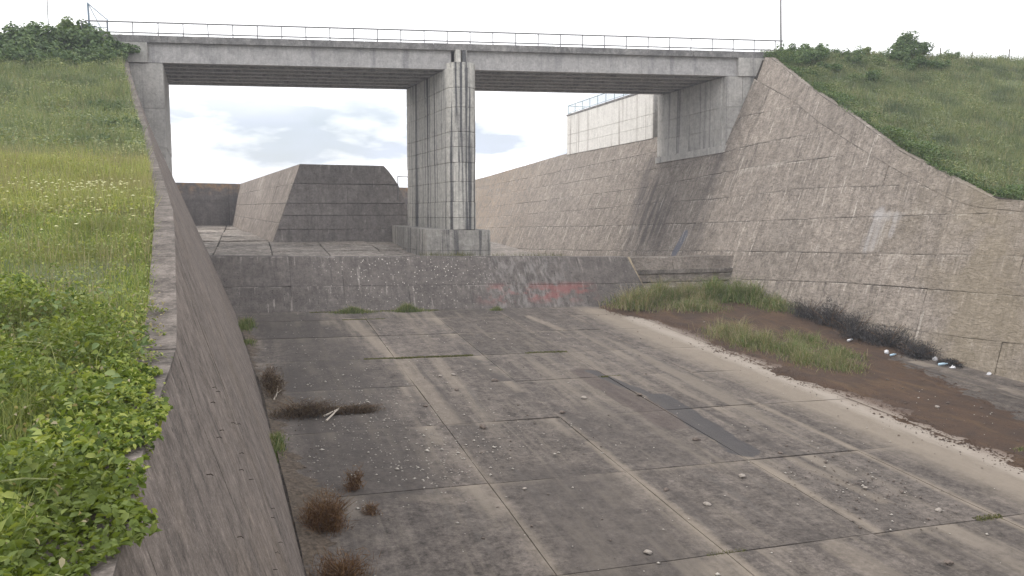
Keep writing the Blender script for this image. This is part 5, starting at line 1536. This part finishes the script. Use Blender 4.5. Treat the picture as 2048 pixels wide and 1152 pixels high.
    for x0, x1, y0, y1, n in ((13.5, 18.4, 62, 68, 1500), (19, 26, 60.5, 66, 1500)):
        X = rng.uniform(x0, x1, n); Y = rng.uniform(y0, y1, n)
        parts.append(blades(np.stack([X, Y, np.full(n, -4.2) + 0.055 * (Y - 60)], 1), rng.uniform(0.2, 0.9, n), 0.05, 0.6, 1, rng))
    stuff('joint_moss', parts, M['moss'], 'olive moss and small weeds growing in the floor joints', 'moss', rng)
build_chute_weeds()

# ------------------------------------------------------------------ stones, pebbles, litter
def stone_mesh(seed, r, flat=0.6):
    rng = np.random.default_rng(seed)
    import bmesh
    bm = bmesh.new()
    bmesh.ops.create_icosphere(bm, subdivisions=2, radius=1.0)
    k = rng.normal(0, 1, (5, 3)); k /= np.linalg.norm(k, axis=1)[:, None]
    for v in bm.verts:
        p = np.array(v.co)
        s = 1.0
        for q in k: s = min(s, 0.62 / max(0.35, float(p @ q)) if float(p @ q) > 0.62 else 1.0)
        s *= 1 + rng.uniform(-0.05, 0.05)
        v.co = (p[0] * s * r * 1.25, p[1] * s * r, p[2] * s * r * flat)
    me = bpy.data.meshes.new('stone'); bm.to_mesh(me); bm.free()
    return me
def build_stones():
    base = [('stone_w', stone_mesh(1, 0.15)), ('stone_d', stone_mesh(2, 0.16)), ('stone_w', stone_mesh(3, 0.12, 0.5)), ('stone_d', stone_mesh(4, 0.13, 0.7))]
    for nm, me in base: me.materials.append(M[nm])
    items = [(9.1, 37.1, 0, 0.8, 'pale stone just below the mossy joint, right of a twin'), (8.3, 29.0, 1, 1.1, 'large dark stone on the joint in the middle of the floor'), (10.8, 35.6, 1, 0.95, 'dark stone right of the row of pale stones'),
             (8.4, 36.9, 2, 0.8, 'flat pale stone left of its twin below the mossy joint'), (13.9, 32.1, 0, 0.85, 'pale stone left of the damp streak'), (12.1, 30.2, 3, 0.9, 'brown stone left of the damp streak, near a joint'),
             (16.6, 32.0, 3, 1.0, 'brown stone lying on the damp streak'), (15.9, 25.9, 1, 0.9, 'round dark stone left of the lower end of the damp streak'), (15.4, 22.2, 2, 1.0, 'long flat pale stone below the damp streak'),
             (13.0, 20.5, 0, 0.75, 'pale stone in the middle of the lower slab'), (9.7, 18.1, 0, 0.8, 'pale stone near the bottom edge of the picture'), (18.2, 23.9, 3, 0.7, 'small brown stone on the joint at the end of the damp streak'),
             (7.9, 22.9, 2, 0.6, 'small pale stone beside the long joint'), (8.6, 34.4, 1, 0.85, 'squarish dark stone below the row of pale stones'), (6.7, 32.2, 3, 0.7, 'small dark stone among the white pebbles'),
             (12.3, 21.8, 1, 0.65, 'small dark stone right of the pale joint'), (18.9, 20.4, 2, 0.7, 'pale stone among gravel on the lower right slab'), (19.9, 18.4, 0, 0.7, 'pale stone close to the lowest visible joint'),
             (29.0, 27.2, 2, 0.9, 'white stone on the brown silt'), (17.3, 15.6, 3, 0.8, 'brown stone below the lowest visible joint')]
    for i, (x, y, k, s, lb) in enumerate(items):
        nm, me = base[k]
        o = bpy.data.objects.new('stone', me); COL.objects.link(o)
        z = zf(x, y) + max(0, soil_h(x, y) if x > 26 else 0)
        o.location = (x, y, z + 0.06 * s); o.scale = (s, s, s); o.rotation_euler = (0.1, 0.1, i * 1.3)
        tag(o, lb, 'stone', 'loose stones on the chute floor')
    rng = np.random.default_rng(17)
    def pebbles(P, r):
        n = len(P)
        oct_ = np.array([(1, 0, 0), (-1, 0, 0), (0, 1, 0), (0, -1, 0), (0, 0, 0.8), (0, 0, -0.5)], float)
        a = rng.uniform(0, 6.28, n); c, s = np.cos(a), np.sin(a)
        sc = np.stack([r * rng.uniform(0.8, 1.5, n), r, r * rng.uniform(0.6, 0.9, n)], 1)
        V = oct_[None] * sc[:, None, :]
        V = np.stack([V[..., 0] * c[:, None] - V[..., 1] * s[:, None], V[..., 0] * s[:, None] + V[..., 1] * c[:, None], V[..., 2]], 2) + P[:, None, :]
        F0 = np.array([(0, 2, 4), (2, 1, 4), (1, 3, 4), (3, 0, 4), (2, 0, 5), (1, 2, 5), (3, 1, 5), (0, 3, 5)])
        F = (F0[None] + (np.arange(n) * 6)[:, None, None]).reshape(-1, 3)
        return V.reshape(-1, 3), F
    pts = []
    for cx, cy, sx, sy, n in ((4.2, 33.2, 1.3, 1.6, 150), (4.0, 29.5, 1.6, 2.2, 200), (5.4, 25.4, 1.0, 1.3, 170), (2.6, 26, 0.8, 2.0, 60), (3.0, 36.5, 1.4, 2.2, 80), (2.5, 45, 1.8, 4, 60), (8.2, 27.2, 1.1, 1.2, 90), (8, 34, 2.5, 4, 60), (14, 27, 5, 6, 70), (19, 20.5, 1.2, 1.4, 50), (15, 45, 6, 5, 90), (22, 25, 4, 6, 30), (29.5, 25, 1.6, 4, 40), (9, 20, 4, 3, 30)):
        pts.append(np.stack([rng.normal(cx, sx, n), rng.normal(cy, sy, n)], 1))
    xy = np.concatenate(pts)
    foot = np.interp(xy[:, 1], [a for a, b in LB], [b for a, b in LB])
    xy = xy[(xy[:, 0] > foot + 0.3) & (xy[:, 1] < 55)]
    z = zfv(xy[:, 0], xy[:, 1]) + np.where(xy[:, 0] > 27, np.array([max(0, soil_h(a, b)) for a, b in xy]), 0)
    r = rng.lognormal(-3.62, 0.42, len(xy))
    P = np.stack([xy[:, 0], xy[:, 1], z + 0.3 * r + 0.015], 1)
    V, F = pebbles(P, r)
    tag(tri_obj('white_pebbles', V, F, M['shell']), 'white pebbles and shells strewn over the chute floor', 'pebbles', kind='stuff')
    xy = np.concatenate([np.stack([rng.normal(a, c, n), rng.normal(b, d, n)], 1) for a, b, c, d, n in ((19, 20.3, 1.3, 1.5, 220), (13, 28, 6, 8, 200), (1.4, 26, 0.5, 5, 160), (29, 24, 2, 5, 160))])
    foot = np.interp(xy[:, 1], [a for a, b in LB], [b for a, b in LB])
    xy = xy[(xy[:, 0] > foot + 0.1)]
    z = zfv(xy[:, 0], xy[:, 1]) + np.where(xy[:, 0] > 27, np.array([max(0, soil_h(a, b)) for a, b in xy]), 0)
    r = rng.lognormal(-3.7, 0.45, len(xy))
    V, F = pebbles(np.stack([xy[:, 0], xy[:, 1], z + 0.3 * r + 0.012], 1), r)
    tag(tri_obj('brown_gravel', V, F, M['stone_d']), 'brown gravel crumbs lying on the chute floor', 'gravel', kind='stuff')
build_stones()

def build_crumbs():
    rng = np.random.default_rng(23)
    y = rng.uniform(15, 53, 5200)
    side = rng.uniform(0, 1, len(y)) < 0.7
    xe = np.where(side, np.interp(y, [a for a, b in SOIL_L], [b for a, b in SOIL_L]) + 0.22 * np.sin(0.9 * y) + 0.10 * np.sin(2.3 * y + 1), np.interp(y, [a for a, b in SOIL_R], [b for a, b in SOIL_R]) + 0.2 * np.sin(1.3 * y + 2))
    x = xe + rng.normal(0, 0.35, len(y)) * np.where(rng.uniform(0, 1, len(y)) < 0.2, 2.5, 1)
    z = zfv(x, y) + np.array([max(0, soil_h(a, b)) for a, b in zip(x, y)])
    r = rng.lognormal(-3.4, 0.5, len(y))
    P = np.stack([x, y, z + 0.01], 1)
    oct_ = np.array([(1, 0, 0), (-0.7, 0.8, 0), (-0.6, -0.9, 0), (0.1, 0, 0.55)], float)
    a = rng.uniform(0, 6.28, len(y)); c, s_ = np.cos(a), np.sin(a)
    V = oct_[None] * r[:, None, None]
    V = np.stack([V[..., 0] * c[:, None] - V[..., 1] * s_[:, None], V[..., 0] * s_[:, None] + V[..., 1] * c[:, None], V[..., 2]], 2) + P[:, None, :]
    F = (np.array([(0, 1, 3), (1, 2, 3), (2, 0, 3)])[None] + (np.arange(len(y)) * 4)[:, None, None]).reshape(-1, 3)
    tag(tri_obj('silt_crumbs', V.reshape(-1, 3), F, M['soil']), 'crumbs of brown silt scattered along the edges of the silt bed', 'silt', kind='stuff')
build_crumbs()

def build_litter():
    def bottle(x, y, a, s, mat, lb):
        z = zf(x, y) + max(0, soil_h(x, y)) + 0.05 * s
        e = empty('plastic_bottle', (x, y, z), lb, 'bottle', 'plastic bottles by the right wall')
        d = Vector((math.cos(a), math.sin(a), 0.08))
        p = Vector((x, y, z + 0.03))
        MB().tube([p, p + d * 0.02 * s, p + d * 0.24 * s, p + d * 0.30 * s, p + d * 0.34 * s], [0.03 * s, 0.05 * s, 0.05 * s, 0.022 * s, 0.018 * s], 10).build('body', mat, e, True)
        MB().tube([p + d * 0.335 * s, p + d * 0.37 * s], 0.022 * s, 8).build('cap', M['plastic_b'], e, True)
    bottle(35.2, 40.0, 0.3, 1.5, M['plastic_w'], 'white plastic bottle lying on the silt in front of the burnt shrubs')
    bottle(35.3, 36.6, 0.1, 1.3, M['plastic_b'], 'pale blue bottle under the burnt shrubs, near the tip of the concrete strip')
    bottle(36.4, 34.2, -0.2, 1.5, M['plastic_b'], 'long pale blue bottle on the concrete strip below the burnt row')
    rg = random.Random(44)
    for i, (x, y, s, lb) in enumerate(((35.6, 37.2, 0.22, 'crumpled white bag beside the blue bottle under the burnt shrubs'), (37.4, 35.4, 0.22, 'crumpled white bag in the charred twigs at the wall'), (36.8, 33.6, 0.2, 'crumpled white bag at the near end of the burnt row'), (37.6, 32.0, 0.18, 'scrap of white plastic at the wall foot, nearest the camera'))):
        z = zf(x, y) + max(0, soil_h(x, y))
        V, F = [], []
        n = 7
        for j in range(4):
            for k in range(n):
                t = 2 * math.pi * k / n; rr = s * (0.9, 1.0, 0.75, 0.2)[j] * rg.uniform(0.6, 1.1)
                V.append((x + rr * math.cos(t), y + rr * math.sin(t) * 0.7, z + (0.0, 0.06, 0.13, 0.18)[j] * rg.uniform(0.7, 1.3) * s / 0.2))
        for j in range(3):
            for k in range(n): F.append((j * n + k, j * n + (k + 1) % n, (j + 1) * n + (k + 1) % n, (j + 1) * n + k))
        F.append([3 * n + k for k in range(n)])
        tag(obj('crumpled_bag', V, F, M['plastic_w']), lb, 'bag', 'plastic litter by the right wall')
build_litter()

# ------------------------------------------------------------------ air
def build_haze():
    m = bpy.data.materials.new('haze_air'); m.use_nodes = True
    N = m.node_tree.nodes; N.clear()
    out = N.new('ShaderNodeOutputMaterial'); v = N.new('ShaderNodeVolumePrincipled')
    v.inputs['Color'].default_value = (0.86, 0.90, 1.0, 1)
    v.inputs['Density'].default_value = HAZE
    v.inputs['Anisotropy'].default_value = 0.2
    m.node_tree.links.new(v.outputs[0], out.inputs['Volume'])
    o = MB().box(-440, 440, -320, 720, -15.2, 26).build('haze', m)
    tag(o, kind='stuff')
HAZE = 0.0007
build_haze()
